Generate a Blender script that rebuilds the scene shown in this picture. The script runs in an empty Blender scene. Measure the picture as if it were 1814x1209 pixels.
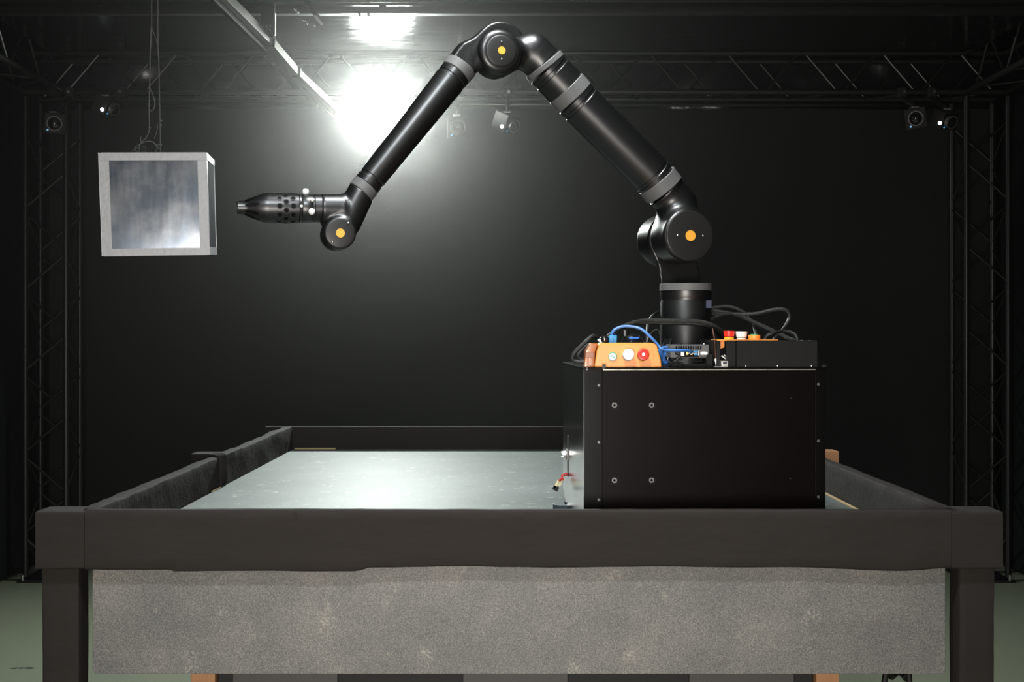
import bpy, bmesh, math, random
import numpy as np
from mathutils import Vector, Matrix, Quaternion, noise

random.seed(7)
scene = bpy.context.scene
COL = scene.collection
F = 2250.0            # focal length in pixels of the 1814 x 1209 frame
H = 1.73              # camera height above the floor
CX, HY = 907.0, 592.0  # principal column, horizon row

def P(px, py, d):
    """point that lies d metres in front of the camera station, read off the photograph"""
    return Vector(((px - CX) * d / F, d, H - (py - HY) * d / F))

# ------------------------------------------------------------------ camera
cam_data = bpy.data.cameras.new('camera')
cam_data.sensor_width = 36.0
cam_data.lens = F / 1814.0 * 36.0
cam_data.shift_y = -(604.5 - HY) / 1814.0
cam_data.clip_end = 100
cam = bpy.data.objects.new('camera', cam_data)
cam.location = (0, 0, H)
cam.rotation_euler = (math.pi / 2, 0, 0)
COL.objects.link(cam)
scene.camera = cam

# ------------------------------------------------------------------ world, exposure, large lights
world = bpy.data.worlds.new('world')
scene.world = world
world.use_nodes = True
bg = world.node_tree.nodes['Background']
bg.inputs['Color'].default_value = (0.95, 1.0, 0.97, 1)
bg.inputs['Strength'].default_value = 0.045

vs = scene.view_settings
vs.view_transform = 'Standard'
vs.look = 'None'
vs.gamma = 1.0
vs.exposure = 0.0
vs.use_curve_mapping = False
scene.cycles.use_denoising = True
scene.cycles.max_bounces = 8
scene.cycles.volume_bounces = 0
scene.cycles.sample_clamp_indirect = 4.0

def aim(o, target):
    d = Vector(target) - o.location
    o.rotation_euler = d.to_track_quat('-Z', 'Y').to_euler()

# ceiling spot of the hall on the photographer's side, up and to the left
kd = bpy.data.lights.new('hall_spot', 'SPOT')
kd.energy = 250
kd.color = (0.90, 0.96, 1.0)
kd.spot_size = math.radians(84)
kd.spot_blend = 1.0
kd.shadow_soft_size = 0.11
key = bpy.data.objects.new('hall_spot', kd)
key.location = (-0.40, 1.45, H + 2.05)
COL.objects.link(key)
aim(key, (0.0, 3.4, H - 0.5))

# photographer's softbox standing just left of the camera
sd0 = bpy.data.lights.new('softbox', 'AREA')
sd0.shape = 'RECTANGLE'
sd0.size = 1.10
sd0.size_y = 1.10
sd0.energy = 43
sd0.spread = math.radians(100)
sd0.color = (1.0, 0.94, 0.87)
sbx = bpy.data.objects.new('softbox', sd0)
sbx.location = (-0.25, -0.45, H - 0.45)
COL.objects.link(sbx)
aim(sbx, (0.0, 3.5, H - 0.35))
sbx.rotation_euler.rotate_axis('Z', math.radians(20))

# work light under the roof straight above the arm
od = bpy.data.lights.new('work_light', 'AREA')
od.shape = 'DISK'
od.size = 0.45
od.energy = 22
od.color = (0.95, 0.99, 1.0)
od.spread = math.radians(110)
owl = bpy.data.objects.new('work_light', od)
owl.location = (-0.05, 3.35, H + 1.9)
COL.objects.link(owl)
aim(owl, (0.1, 3.6, H - 0.5))

LAMP = P(675, 195, 8.62)
LAMP_TARGET = Vector((0.0, 4.0, H - 0.5))
ld = bpy.data.lights.new('stage_lamp_light', 'AREA')
ld.shape = 'DISK'
ld.size = 0.36
ld.energy = 165
ld.color = (0.93, 1.0, 0.95)
lampl = bpy.data.objects.new('stage_lamp_light', ld)
ldir = (LAMP_TARGET - LAMP).normalized()
lampl.location = LAMP + ldir * 0.012
COL.objects.link(lampl)
aim(lampl, LAMP_TARGET)

# ------------------------------------------------------------------ materials
MATS = {}
def mat(name, col, rough=0.5, metal=0.0, spec=0.5, bump=0.0, bscale=40.0, var=0.0, vscale=8.0,
        emit=None, estr=0.0, trans=0.0, alpha=1.0, coat=0.0, stretch=None, rvar=0.0):
    m = bpy.data.materials.new(name)
    m.use_nodes = True
    nt = m.node_tree
    b = nt.nodes['Principled BSDF']
    b.inputs['Base Color'].default_value = (*col, 1)
    b.inputs['Roughness'].default_value = rough
    b.inputs['Metallic'].default_value = metal
    b.inputs['Specular IOR Level'].default_value = spec
    b.inputs['Transmission Weight'].default_value = trans
    b.inputs['Alpha'].default_value = alpha
    b.inputs['Coat Weight'].default_value = coat
    if emit:
        b.inputs['Emission Color'].default_value = (*emit, 1)
        b.inputs['Emission Strength'].default_value = estr
    if bump or var or rvar:
        tc = nt.nodes.new('ShaderNodeTexCoord')
        mp = nt.nodes.new('ShaderNodeMapping')
        nt.links.new(tc.outputs['Object'], mp.inputs['Vector'])
        if stretch:
            mp.inputs['Scale'].default_value = stretch
    if bump:
        n = nt.nodes.new('ShaderNodeTexNoise')
        n.inputs['Scale'].default_value = bscale
        n.inputs['Detail'].default_value = 5
        nt.links.new(mp.outputs['Vector'], n.inputs['Vector'])
        bp = nt.nodes.new('ShaderNodeBump')
        bp.inputs['Strength'].default_value = bump
        bp.inputs['Distance'].default_value = 0.01
        nt.links.new(n.outputs['Fac'], bp.inputs['Height'])
        nt.links.new(bp.outputs['Normal'], b.inputs['Normal'])
    if var or rvar:
        n2 = nt.nodes.new('ShaderNodeTexNoise')
        n2.inputs['Scale'].default_value = vscale
        n2.inputs['Detail'].default_value = 6
        nt.links.new(mp.outputs['Vector'], n2.inputs['Vector'])
    if var:
        mx = nt.nodes.new('ShaderNodeMix')
        mx.data_type = 'RGBA'
        mx.inputs[6].default_value = (*[c * (1 - var) for c in col], 1)
        mx.inputs[7].default_value = (*[min(1, c * (1 + var)) for c in col], 1)
        nt.links.new(n2.outputs['Fac'], mx.inputs[0])
        nt.links.new(mx.outputs[2], b.inputs['Base Color'])
    if rvar:
        mr = nt.nodes.new('ShaderNodeMapRange')
        mr.inputs[1].default_value = 0.3
        mr.inputs[2].default_value = 0.7
        mr.inputs[3].default_value = max(0.02, rough - rvar)
        mr.inputs[4].default_value = min(1, rough + rvar)
        nt.links.new(n2.outputs['Fac'], mr.inputs[0])
        nt.links.new(mr.outputs[0], b.inputs['Roughness'])
    MATS[name] = m
    return m

mat('curtain', (0.026, 0.026, 0.026), 0.9, spec=0.15, bump=0.15, bscale=300, var=0.15, vscale=3)
mat('side_curtain', (0.010, 0.012, 0.012), 0.9, spec=0.12, bump=0.2, bscale=200)
mat('ceiling', (0.012, 0.012, 0.012), 0.8)
mat('film', (0.008, 0.008, 0.008), 0.13, spec=0.8, bump=0.18, bscale=5, stretch=(0.6, 3.0, 1), rvar=0.05, vscale=6)
mat('back_film', (0.012, 0.012, 0.013), 0.22, spec=0.7, bump=1.0, bscale=3.0)
mat('wall', (0.012, 0.012, 0.012), 0.9, spec=0.1)
mat('floor', (0.26, 0.29, 0.21), 0.45, spec=0.4, bump=0.05, bscale=120, var=0.06, vscale=4)
mat('truss', (0.015, 0.015, 0.014), 0.35, spec=0.6)
mat('truss_dark', (0.008, 0.008, 0.008), 0.5)
mat('alu', (0.55, 0.55, 0.52), 0.35, metal=0.9, var=0.1, vscale=30)
mat('dark_metal', (0.03, 0.03, 0.03), 0.4, metal=0.5)
mat('cloth', (0.0225, 0.0185, 0.0162), 0.85, spec=0.2, bump=0.25, bscale=18, var=0.12, vscale=6, stretch=(1, 2.5, 2.5))
mat('wood', (0.45, 0.22, 0.10), 0.6, var=0.25, vscale=25, stretch=(6, 6, 0.6))
mat('pale_wood', (0.60, 0.42, 0.22), 0.6, var=0.15, vscale=20)
mat('grey_board', (0.07, 0.066, 0.065), 0.6, var=0.1, vscale=12)
mat('black_matte', (0.010, 0.010, 0.010), 0.7)
mat('black_arm', (0.0034, 0.0034, 0.0034), 0.36, spec=0.85, bump=0.02, bscale=900)
mat('cap_black', (0.010, 0.0096, 0.009), 0.45, bump=0.02, bscale=900)
mat('band_grey', (0.105, 0.105, 0.103), 0.55, bump=0.02, bscale=900)
mat('orange_dot', (0.80, 0.36, 0.04), 0.5)
mat('orange', (0.88, 0.31, 0.055), 0.38, var=0.05, vscale=10, bump=0.02, bscale=200)
mat('amber', (0.55, 0.17, 0.04), 0.2, trans=0.25, coat=0.5)
mat('amber_dark', (0.28, 0.075, 0.02), 0.35)
mat('bolt_grey', (0.12, 0.12, 0.115), 0.45, metal=0.8)
mat('steel', (0.6, 0.6, 0.58), 0.3, metal=1.0)
mat('white_plastic', (0.82, 0.81, 0.78), 0.45)
mat('red_plastic', (0.70, 0.03, 0.02), 0.35)
mat('yellow_plastic', (0.85, 0.50, 0.03), 0.4)
mat('green_plastic', (0.03, 0.35, 0.16), 0.4)
mat('marker_ball', (0.85, 0.85, 0.83), 0.7)
mat('box_paint', (0.0030, 0.0021, 0.0018), 0.34, spec=0.07, bump=0.015, bscale=700, rvar=0.04, vscale=3)
mat('box_side', (0.020, 0.022, 0.021), 0.19, spec=0.8, rvar=0.03, vscale=3)
mat('box_trim', (0.0015, 0.0015, 0.0012), 0.35, spec=0.1)
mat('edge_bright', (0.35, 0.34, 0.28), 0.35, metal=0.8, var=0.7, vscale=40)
mat('tray_black', (0.009, 0.009, 0.0086), 0.5, spec=0.12, var=0.15, vscale=30, bump=0.03, bscale=400)
mat('pc_grey', (0.075, 0.075, 0.075), 0.5)
mat('pc_dark', (0.003, 0.003, 0.003), 0.6, spec=0.1)
mat('cable_black', (0.012, 0.012, 0.011), 0.42, bump=0.3, bscale=500)
mat('cable_braid', (0.018, 0.018, 0.014), 0.5, bump=0.6, bscale=700)
mat('cable_blue', (0.05, 0.17, 0.48), 0.35)
mat('blue_plug', (0.01, 0.24, 0.55), 0.35)
mat('blue_light', (0.01, 0.12, 0.5), 0.3, emit=(0.02, 0.2, 1.0), estr=0.5)
mat('blue_led', (0.02, 0.2, 0.4), 0.3, emit=(0.15, 0.55, 0.95), estr=0.45)
mat('white_led', (0.8, 0.8, 0.9), 0.3, emit=(0.85, 0.88, 1.0), estr=3.0)
mat('wire_brown', (0.10, 0.03, 0.012), 0.5)
mat('wire_red', (0.55, 0.02, 0.02), 0.4)
mat('cream_plastic', (0.72, 0.66, 0.38), 0.4)
mat('sticker_blue', (0.012, 0.02, 0.05), 0.4)
mat('foot_grey', (0.06, 0.075, 0.085), 0.5)
mat('cam_face', (0.004, 0.004, 0.004), 0.5, spec=0.2)
mat('cam_body', (0.035, 0.032, 0.03), 0.6, spec=0.2)
mat('cam_edge', (0.03, 0.03, 0.026), 0.6, spec=0.2)
mat('lens_ring', (0.11, 0.105, 0.095), 0.45)
mat('lens_glass', (0.004, 0.004, 0.005), 0.03, spec=1.0, coat=1.0)
mat('cord', (0.05, 0.05, 0.05), 0.8)
mat('gold', (0.75, 0.55, 0.2), 0.35, metal=0.8)
mat('lamp_glass', (0.9, 0.9, 0.9), 0.4, emit=(0.95, 1.0, 0.96), estr=25.0)

def node_mat(name, build):
    m = bpy.data.materials.new(name)
    m.use_nodes = True
    nt = m.node_tree
    build(nt, nt.nodes['Principled BSDF'])
    MATS[name] = m

def ramp(nt, src, stops):
    r = nt.nodes.new('ShaderNodeValToRGB')
    el = r.color_ramp.elements
    el[0].position, el[0].color = stops[0][0], (*stops[0][1], 1)
    el[1].position, el[1].color = stops[-1][0], (*stops[-1][1], 1)
    for p, c in stops[1:-1]:
        e = el.new(p)
        e.color = (*c, 1)
    nt.links.new(src, r.inputs[0])
    return r.outputs[0]

def noise_node(nt, scale, detail=4, stretch=(1, 1, 1), rough=0.55):
    tc = nt.nodes.new('ShaderNodeTexCoord')
    mp = nt.nodes.new('ShaderNodeMapping')
    mp.inputs['Scale'].default_value = stretch
    nt.links.new(tc.outputs['Object'], mp.inputs['Vector'])
    n = nt.nodes.new('ShaderNodeTexNoise')
    n.inputs['Scale'].default_value = scale
    n.inputs['Detail'].default_value = detail
    n.inputs['Roughness'].default_value = rough
    nt.links.new(mp.outputs['Vector'], n.inputs['Vector'])
    return n.outputs['Fac']

def mixc(nt, fac, a, b, mode='MIX'):
    mx = nt.nodes.new('ShaderNodeMix')
    mx.data_type = 'RGBA'
    mx.blend_type = mode
    for s, v in ((mx.inputs[0], fac), (mx.inputs[6], a), (mx.inputs[7], b)):
        if isinstance(v, (int, float)):
            s.default_value = v
        elif isinstance(v, tuple):
            s.default_value = (*v, 1)
        else:
            nt.links.new(v, s)
    return mx.outputs[2]

def b_speckle(nt, b):     # printed stone laminate
    big = ramp(nt, noise_node(nt, 5, 5), [(0.34, (0.122, 0.122, 0.119)), (0.5, (0.145, 0.140, 0.133)), (0.66, (0.172, 0.163, 0.151))])
    fine = ramp(nt, noise_node(nt, 340, 2), [(0.30, (0.55, 0.55, 0.55)), (0.52, (1, 1, 1)), (0.72, (1.75, 1.65, 1.5))])
    c = mixc(nt, 1.0, big, fine, 'MULTIPLY')
    patch = ramp(nt, noise_node(nt, 11, 6, rough=0.7), [(0.585, (0, 0, 0)), (0.74, (1, 1, 1))])
    grain = ramp(nt, noise_node(nt, 150, 2), [(0.46, (0, 0, 0)), (0.58, (1, 1, 1))])
    pg = mixc(nt, 1.0, patch, grain, 'MULTIPLY')
    c = mixc(nt, pg, c, (0.36, 0.33, 0.28))
    nt.links.new(c, b.inputs['Base Color'])
    b.inputs['Roughness'].default_value = 0.55
    b.inputs['Specular IOR Level'].default_value = 0.35
node_mat('speckle', b_speckle)

def b_top(nt, b):         # worn grey laminate with pale scuffs
    base = ramp(nt, noise_node(nt, 4, 5), [(0.3, (0.128, 0.150, 0.142)), (0.7, (0.172, 0.197, 0.187))])
    fine = ramp(nt, noise_node(nt, 180, 2), [(0.3, (0.8, 0.8, 0.8)), (0.7, (1.2, 1.2, 1.2))])
    c = mixc(nt, 1.0, base, fine, 'MULTIPLY')
    s1 = ramp(nt, noise_node(nt, 7, 8, (1.4, 1.0, 1), 0.72), [(0.61, (0, 0, 0)), (0.68, (1, 1, 1))])
    c = mixc(nt, s1, c, (0.33, 0.36, 0.345))
    s2 = ramp(nt, noise_node(nt, 24, 4, (0.6, 1.0, 1), 0.75), [(0.64, (0, 0, 0)), (0.68, (1, 1, 1))])
    c = mixc(nt, s2, c, (0.55, 0.57, 0.55))
    nt.links.new(c, b.inputs['Base Color'])
    b.inputs['Roughness'].default_value = 0.55
    b.inputs['Specular IOR Level'].default_value = 0.2
    bp = nt.nodes.new('ShaderNodeBump')
    bp.inputs['Strength'].default_value = 0.08
    bp.inputs['Distance'].default_value = 0.004
    nt.links.new(noise_node(nt, 160, 3), bp.inputs['Height'])
    nt.links.new(bp.outputs['Normal'], b.inputs['Normal'])
node_mat('table_top', b_top)

def b_mirror(nt, b):      # smudged reflective film
    sm = ramp(nt, noise_node(nt, 9, 6, (1, 1, 1.0), 0.6), [(0.42, (0, 0, 0)), (0.72, (1, 1, 1))])
    brush = ramp(nt, noise_node(nt, 40, 4, (1, 1, 0.12)), [(0.3, (0.7, 0.7, 0.7)), (0.7, (1.25, 1.25, 1.25))])
    base = mixc(nt, sm, (0.115, 0.135, 0.165), (0.27, 0.28, 0.29))
    c = mixc(nt, 1.0, base, brush, 'MULTIPLY')
    nt.links.new(c, b.inputs['Base Color'])
    b.inputs['Metallic'].default_value = 0.6
    b.inputs['Roughness'].default_value = 0.13
node_mat('mirror_film', b_mirror)
mat('tape', (0.26, 0.26, 0.262), 0.45, var=0.15, vscale=60, bump=0.15, bscale=80)
mat('tape_edge', (0.75, 0.78, 0.8), 0.25, coat=0.5, bump=0.3, bscale=60)
mat('acrylic_side', (0.015, 0.025, 0.045), 0.08, spec=0.9)

# ------------------------------------------------------------------ mesh helpers
class B:
    def __init__(self):
        self.bm = bmesh.new()
    def _add(self, other, M=None):
        if M is not None:
            bmesh.ops.transform(other, matrix=M, verts=other.verts)
        me = bpy.data.meshes.new('tmp')
        other.to_mesh(me)
        other.free()
        self.bm.from_mesh(me)
        bpy.data.meshes.remove(me)
        return self
    def box(self, lo, hi, bev=0.0, M=None, seg=2):
        b = bmesh.new()
        bmesh.ops.create_cube(b, size=1.0)
        lo, hi = Vector(lo), Vector(hi)
        for v in b.verts:
            v.co = Vector([lo[i] + (v.co[i] + 0.5) * (hi[i] - lo[i]) for i in range(3)])
        if bev:
            bmesh.ops.bevel(b, geom=list(b.edges), offset=bev, segments=seg, profile=0.5, affect='EDGES')
        return self._add(b, M)
    def lathe(self, p0, p1, prof, n=32, cap=True):
        """prof: list of (distance from p0 along the axis, radius)"""
        p0, p1 = Vector(p0), Vector(p1)
        q = (p1 - p0).normalized().to_track_quat('Z', 'Y')
        b = bmesh.new()
        rings = []
        for s, r in prof:
            rings.append([b.verts.new(p0 + q @ Vector((r * math.cos(2 * math.pi * i / n), r * math.sin(2 * math.pi * i / n), s))) for i in range(n)])
        for k in range(len(rings) - 1):
            for i in range(n):
                j = (i + 1) % n
                b.faces.new((rings[k][i], rings[k][j], rings[k + 1][j], rings[k + 1][i]))
        if cap:
            b.faces.new(list(reversed(rings[0])))
            b.faces.new(rings[-1])
        return self._add(b)
    def cyl(self, p0, p1, r, r1=None, n=24, bev=0.0):
        L = (Vector(p1) - Vector(p0)).length
        r1 = r if r1 is None else r1
        if bev:
            prof = [(0, r - bev), (bev * .3, r - bev * .3), (bev, r), (L - bev, r1), (L - bev * .3, r1 - bev * .3), (L, r1 - bev)]
        else:
            prof = [(0, r), (L, r1)]
        return self.lathe(p0, p1, prof, n)
    def ring(self, p0, p1, ro, ri, n=32):
        L = (Vector(p1) - Vector(p0)).length
        return self.lathe(p0, p1, [(0, ri), (0, ro), (L, ro), (L, ri), (0, ri)], n, cap=False)
    def sphere(self, c, r, n=16):
        b = bmesh.new()
        bmesh.ops.create_uvsphere(b, u_segments=n, v_segments=n // 2, radius=r)
        return self._add(b, Matrix.Translation(Vector(c)))
    def prism(self, poly, off, bev=0.0):
        """poly: 3D points of one face; off: vector to the other face"""
        b = bmesh.new()
        off = Vector(off)
        a = [b.verts.new(Vector(p)) for p in poly]
        c = [b.verts.new(Vector(p) + off) for p in poly]
        b.faces.new(a)
        b.faces.new(list(reversed(c)))
        n = len(poly)
        for i in range(n):
            j = (i + 1) % n
            b.faces.new((a[j], a[i], c[i], c[j]))
        bmesh.ops.recalc_face_normals(b, faces=b.faces)
        if bev:
            bmesh.ops.bevel(b, geom=list(b.edges), offset=bev, segments=2, profile=0.5, affect='EDGES')
        return self._add(b)
    def tube(self, pts, r, n=8, sub=6, closed=False):
        pts = [Vector(p) for p in pts]
        out = []
        m = len(pts)
        for i in range(m - 1):
            p0, p1, p2, p3 = pts[max(i - 1, 0)], pts[i], pts[i + 1], pts[min(i + 2, m - 1)]
            for k in range(sub):
                t = k / sub
                out.append(0.5 * ((2 * p1) + (-p0 + p2) * t + (2 * p0 - 5 * p1 + 4 * p2 - p3) * t * t + (-p0 + 3 * p1 - 3 * p2 + p3) * t ** 3))
        out.append(pts[-1])
        b = bmesh.new()
        rings = []
        up = None
        for i, p in enumerate(out):
            d = (out[min(i + 1, len(out) - 1)] - out[max(i - 1, 0)]).normalized()
            if up is None:
                up = d.orthogonal().normalized()
            up = (up - d * up.dot(d)).normalized()
            s = d.cross(up)
            rings.append([b.verts.new(p + r * (math.cos(2 * math.pi * j / n) * up + math.sin(2 * math.pi * j / n) * s)) for j in range(n)])
        for k in range(len(rings) - 1):
            for j in range(n):
                l = (j + 1) % n
                b.faces.new((rings[k][j], rings[k][l], rings[k + 1][l], rings[k + 1][j]))
        b.faces.new(list(reversed(rings[0])))
        b.faces.new(rings[-1])
        return self._add(b)
    def raw(self, verts, faces):
        b = bmesh.new()
        vs_ = [b.verts.new(v) for v in verts]
        for f in faces:
            b.faces.new([vs_[i] for i in f])
        return self._add(b)

def finish(me, m, angle=35):
    me.materials.append(MATS[m])
    if len(me.polygons):
        me.polygons.foreach_set('use_smooth', [True] * len(me.polygons))
    me.set_sharp_from_angle(angle=math.radians(angle))
    me.update()

def obj(name, b, m, parent=None, label=None, cat=None, group=None, kind=None, angle=35, recalc=True, M=None):
    bm = b.bm
    if M is not None:
        bmesh.ops.transform(bm, matrix=M, verts=bm.verts)
    if recalc:
        bmesh.ops.recalc_face_normals(bm, faces=bm.faces)
    # origin: the centre of the base of the piece
    co = [v.co for v in bm.verts]
    lo = Vector([min(c[i] for c in co) for i in range(3)])
    hi = Vector([max(c[i] for c in co) for i in range(3)])
    org = Vector(((lo.x + hi.x) / 2, (lo.y + hi.y) / 2, lo.z))
    bmesh.ops.translate(bm, verts=bm.verts, vec=-org)
    me = bpy.data.meshes.new(name)
    bm.to_mesh(me)
    bm.free()
    finish(me, m, angle)
    o = link(name, me, org, parent, label, cat, group, kind)
    if len(me.polygons) < 400:
        wn = o.modifiers.new('weighted_normals', 'WEIGHTED_NORMAL')
        wn.keep_sharp = True
    return o

def world_loc(o):
    v = Vector(o.location)
    return v + world_loc(o.parent) if o.parent else v

def link(name, me, org, parent=None, label=None, cat=None, group=None, kind=None):
    o = bpy.data.objects.new(name, me)
    COL.objects.link(o)
    if parent is not None:
        o.parent = parent
        o.location = Vector(org) - world_loc(parent)
    else:
        o.location = org
    tag(o, label, cat, group, kind)
    return o

def tag(o, label=None, cat=None, group=None, kind=None):
    for k, v in (('label', label), ('category', cat), ('group', group), ('kind', kind)):
        if v:
            o[k] = v

def thing(name, loc, label, cat, group=None):
    o = bpy.data.objects.new(name, None)
    o.empty_display_size = 0.05
    o.location = loc
    COL.objects.link(o)
    tag(o, label, cat, group)
    return o

def bar(me, name, p0, p1, parent):
    """place a unit-length (z) mesh between two points"""
    p0, p1 = Vector(p0), Vector(p1)
    d = p1 - p0
    o = bpy.data.objects.new(name, me)
    COL.objects.link(o)
    o.parent = parent
    o.location = p0 - world_loc(parent)
    o.rotation_mode = 'QUATERNION'
    o.rotation_quaternion = d.to_track_quat('Z', 'Y')
    o.scale = (1, 1, d.length)
    return o

def unit_rod(name, r, m, n=10):
    b = B().cyl((0, 0, 0), (0, 0, 1), r, n=n)
    me = bpy.data.meshes.new(name)
    b.bm.to_mesh(me)
    b.bm.free()
    finish(me, m)
    return me

def grid(nx, ny, fn):
    vs_ = [fn(i / nx, j / ny) for j in range(ny + 1) for i in range(nx + 1)]
    fs = [(j * (nx + 1) + i, j * (nx + 1) + i + 1, (j + 1) * (nx + 1) + i + 1, (j + 1) * (nx + 1) + i) for j in range(ny) for i in range(nx)]
    return vs_, fs

def sheet(nx, ny, fn, thick):
    """a sheet with real thickness: two grids joined along the rim; thick is a vector"""
    v, f = grid(nx, ny, fn)
    t = Vector(thick)
    n = len(v)
    verts = v + [Vector(p) + t for p in v]
    faces = list(f) + [tuple(n + i for i in reversed(q)) for q in f]
    rim = [i for i in range(nx)] + [nx + j * (nx + 1) for j in range(ny)] + [ny * (nx + 1) + nx - i for i in range(nx)] + [(ny - j) * (nx + 1) for j in range(ny)]
    for k in range(len(rim)):
        a, c = rim[k], rim[(k + 1) % len(rim)]
        faces.append((c, a, n + a, n + c))
    return B().raw(verts, faces)

def wrapped(lo, hi, axis, seed=0.0, amp=0.0022, step=0.02, hem=None):
    """a board wrapped in cloth: a closed loft of a rounded rectangle along one axis with creases"""
    lo, hi = Vector(lo), Vector(hi)
    o1, o2 = [(1, 2), (2, 0), (0, 1)][axis]
    L = hi[axis] - lo[axis]
    n = max(4, int(L / step))
    rc = min(0.006, (hi[o1] - lo[o1]) * .3, (hi[o2] - lo[o2]) * .3)
    per = []
    cs = [(hi[o1] - rc, hi[o2] - rc, 0), (lo[o1] + rc, hi[o2] - rc, 90), (lo[o1] + rc, lo[o2] + rc, 180), (hi[o1] - rc, lo[o2] + rc, 270)]
    for c in range(4):
        for a in (0, 45, 90):
            an = math.radians(cs[c][2] + a)
            per.append((cs[c][0] + rc * math.cos(an), cs[c][1] + rc * math.sin(an)))
        nx_ = cs[(c + 1) % 4]
        an = math.radians(cs[c][2] + 90)
        e0 = (cs[c][0] + rc * math.cos(an), cs[c][1] + rc * math.sin(an))
        e1 = (nx_[0] + rc * math.cos(an), nx_[1] + rc * math.sin(an))
        k = max(1, int(math.dist(e0, e1) / 0.018))
        for i in range(1, k):
            per.append((e0[0] + (e1[0] - e0[0]) * i / k, e0[1] + (e1[1] - e0[1]) * i / k))
    c1, c2 = (lo[o1] + hi[o1]) / 2, (lo[o2] + hi[o2]) / 2
    m = len(per)
    verts, faces = [], []
    for i in range(n + 1):
        s = lo[axis] + L * i / n
        for (u, v) in per:
            p = [0, 0, 0]
            p[axis], p[o1], p[o2] = s, u, v
            q = Vector(p)
            nq = Vector((q.x * 4 + seed, q.y * 9, q.z * 14 + seed * .7))
            if axis == 1:
                nq = Vector((q.x * 9 + seed, q.y * 4, q.z * 14))
            if axis == 2:
                nq = Vector((q.x * 9 + seed, q.y * 9, q.z * 5))
            w = noise.noise(nq) * 0.6 + (0.5 - abs(noise.noise(nq * 2.3))) * 0.5
            du, dv = u - c1, v - c2
            # push along the dominant side normal, outward only
            ru, rv = abs(du) / max(1e-6, (hi[o1] - lo[o1]) / 2), abs(dv) / max(1e-6, (hi[o2] - lo[o2]) / 2)
            k = amp * max(0.0, w + .25)
            p[o1] += math.copysign(k, du) * (1 if ru > .9 else 0)
            p[o2] += math.copysign(k, dv) * (1 if rv > .9 else 0)
            if hem and o2 == 2 and dv < 0 and rv > .9 or hem and o1 == 2 and du < 0 and ru > .9:
                p[2] += hem(s)
            verts.append(Vector(p))
    for i in range(n):
        for j in range(m):
            l = (j + 1) % m
            faces.append((i * m + j, i * m + l, (i + 1) * m + l, (i + 1) * m + j))
    faces.append(tuple(range(m - 1, -1, -1)))
    faces.append(tuple(n * m + j for j in range(m)))
    return B().raw(verts, faces)

# ------------------------------------------------------------------ signed-distance skin for the arm castings
def surface_nets(fn, lo, hi, h):
    ax = [np.arange(lo[i], hi[i] + h, h) for i in range(3)]
    X, Y, Z = np.meshgrid(*ax, indexing='ij')
    V = fn(np.stack([X, Y, Z], -1)).astype(np.float64)
    ins = V < 0
    s = tuple(k - 1 for k in V.shape)
    acc = np.zeros(s + (3,))
    cnt = np.zeros(s)
    corners = [(i, j, k) for i in (0, 1) for j in (0, 1) for k in (0, 1)]
    def sub(A, c):
        return A[c[0]:c[0] + s[0], c[1]:c[1] + s[1], c[2]:c[2] + s[2]]
    for a_ in range(8):
        for b_ in range(a_ + 1, 8):
            ca, cb = corners[a_], corners[b_]
            if sum(abs(ca[i] - cb[i]) for i in range(3)) != 1:
                continue
            va, vb = sub(V, ca), sub(V, cb)
            cr = (va < 0) != (vb < 0)
            t = np.where(cr, va / np.where(cr, va - vb, 1), 0)
            for i in range(3):
                acc[..., i] += np.where(cr, ca[i] + t * (cb[i] - ca[i]), 0)
            cnt += cr
    act = cnt > 0
    idx = -np.ones(s, int)
    idx[act] = np.arange(act.sum())
    ijk = np.argwhere(act)
    verts = (ijk + acc[act] / cnt[act][:, None]) * h + np.array(lo)
    faces = []
    for d in range(3):
        o1, o2 = (d + 1) % 3, (d + 2) % 3
        sl0 = [slice(None)] * 3
        sl1 = [slice(None)] * 3
        sl0[d], sl1[d] = slice(0, -1), slice(1, None)
        A, C = ins[tuple(sl0)], ins[tuple(sl1)]
        e = np.argwhere(A != C)
        flip = A[tuple(e.T)]
        ok = (e[:, o1] > 0) & (e[:, o2] > 0) & (e[:, o1] < s[o1]) & (e[:, o2] < s[o2])
        e, flip = e[ok], flip[ok]
        def cell(d1, d2):
            q = e.copy()
            q[:, o1] += d1
            q[:, o2] += d2
            return idx[tuple(q.T)]
        f = np.stack([cell(-1, -1), cell(0, -1), cell(0, 0), cell(-1, 0)], 1)
        f[~flip] = f[~flip][:, ::-1]
        faces.append(f)
    return verts, np.concatenate(faces)

def sdf_obj(name, fn, lo, hi, m, parent, h=0.0035):
    v, f = surface_nets(fn, lo, hi, h)
    me = bpy.data.meshes.new(name)
    org = Vector(v.mean(0))
    me.from_pydata((v - np.array(org)).tolist(), [], f.tolist())
    me.materials.append(MATS[m])
    me.polygons.foreach_set('use_smooth', [True] * len(me.polygons))
    me.update()
    o = link(name, me, org, parent)
    return o

def smin(a, b, k):
    h = np.clip(0.5 + 0.5 * (b - a) / k, 0, 1)
    return b * (1 - h) + a * h - k * h * (1 - h)

def sd_cyl(p, c, ax, half, r, rd):
    q = p - np.array(c)
    t = q @ np.array(ax)
    rr = np.linalg.norm(q - t[..., None] * np.array(ax), axis=-1)
    dx, dy = rr - (r - rd), np.abs(t) - (half - rd)
    return np.minimum(np.maximum(dx, dy), 0) + np.sqrt(np.maximum(dx, 0) ** 2 + np.maximum(dy, 0) ** 2) - rd

def sd_cone(p, a, b, ra, rb):
    a, b = np.array(a), np.array(b)
    ab = b - a
    t = np.clip(((p - a) @ ab) / (ab @ ab), 0, 1)
    return np.linalg.norm(p - a - t[..., None] * ab, axis=-1) - (ra + (rb - ra) * t)

def sd_half(p, c, n):
    return (p - np.array(c)) @ np.array(n)

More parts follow.
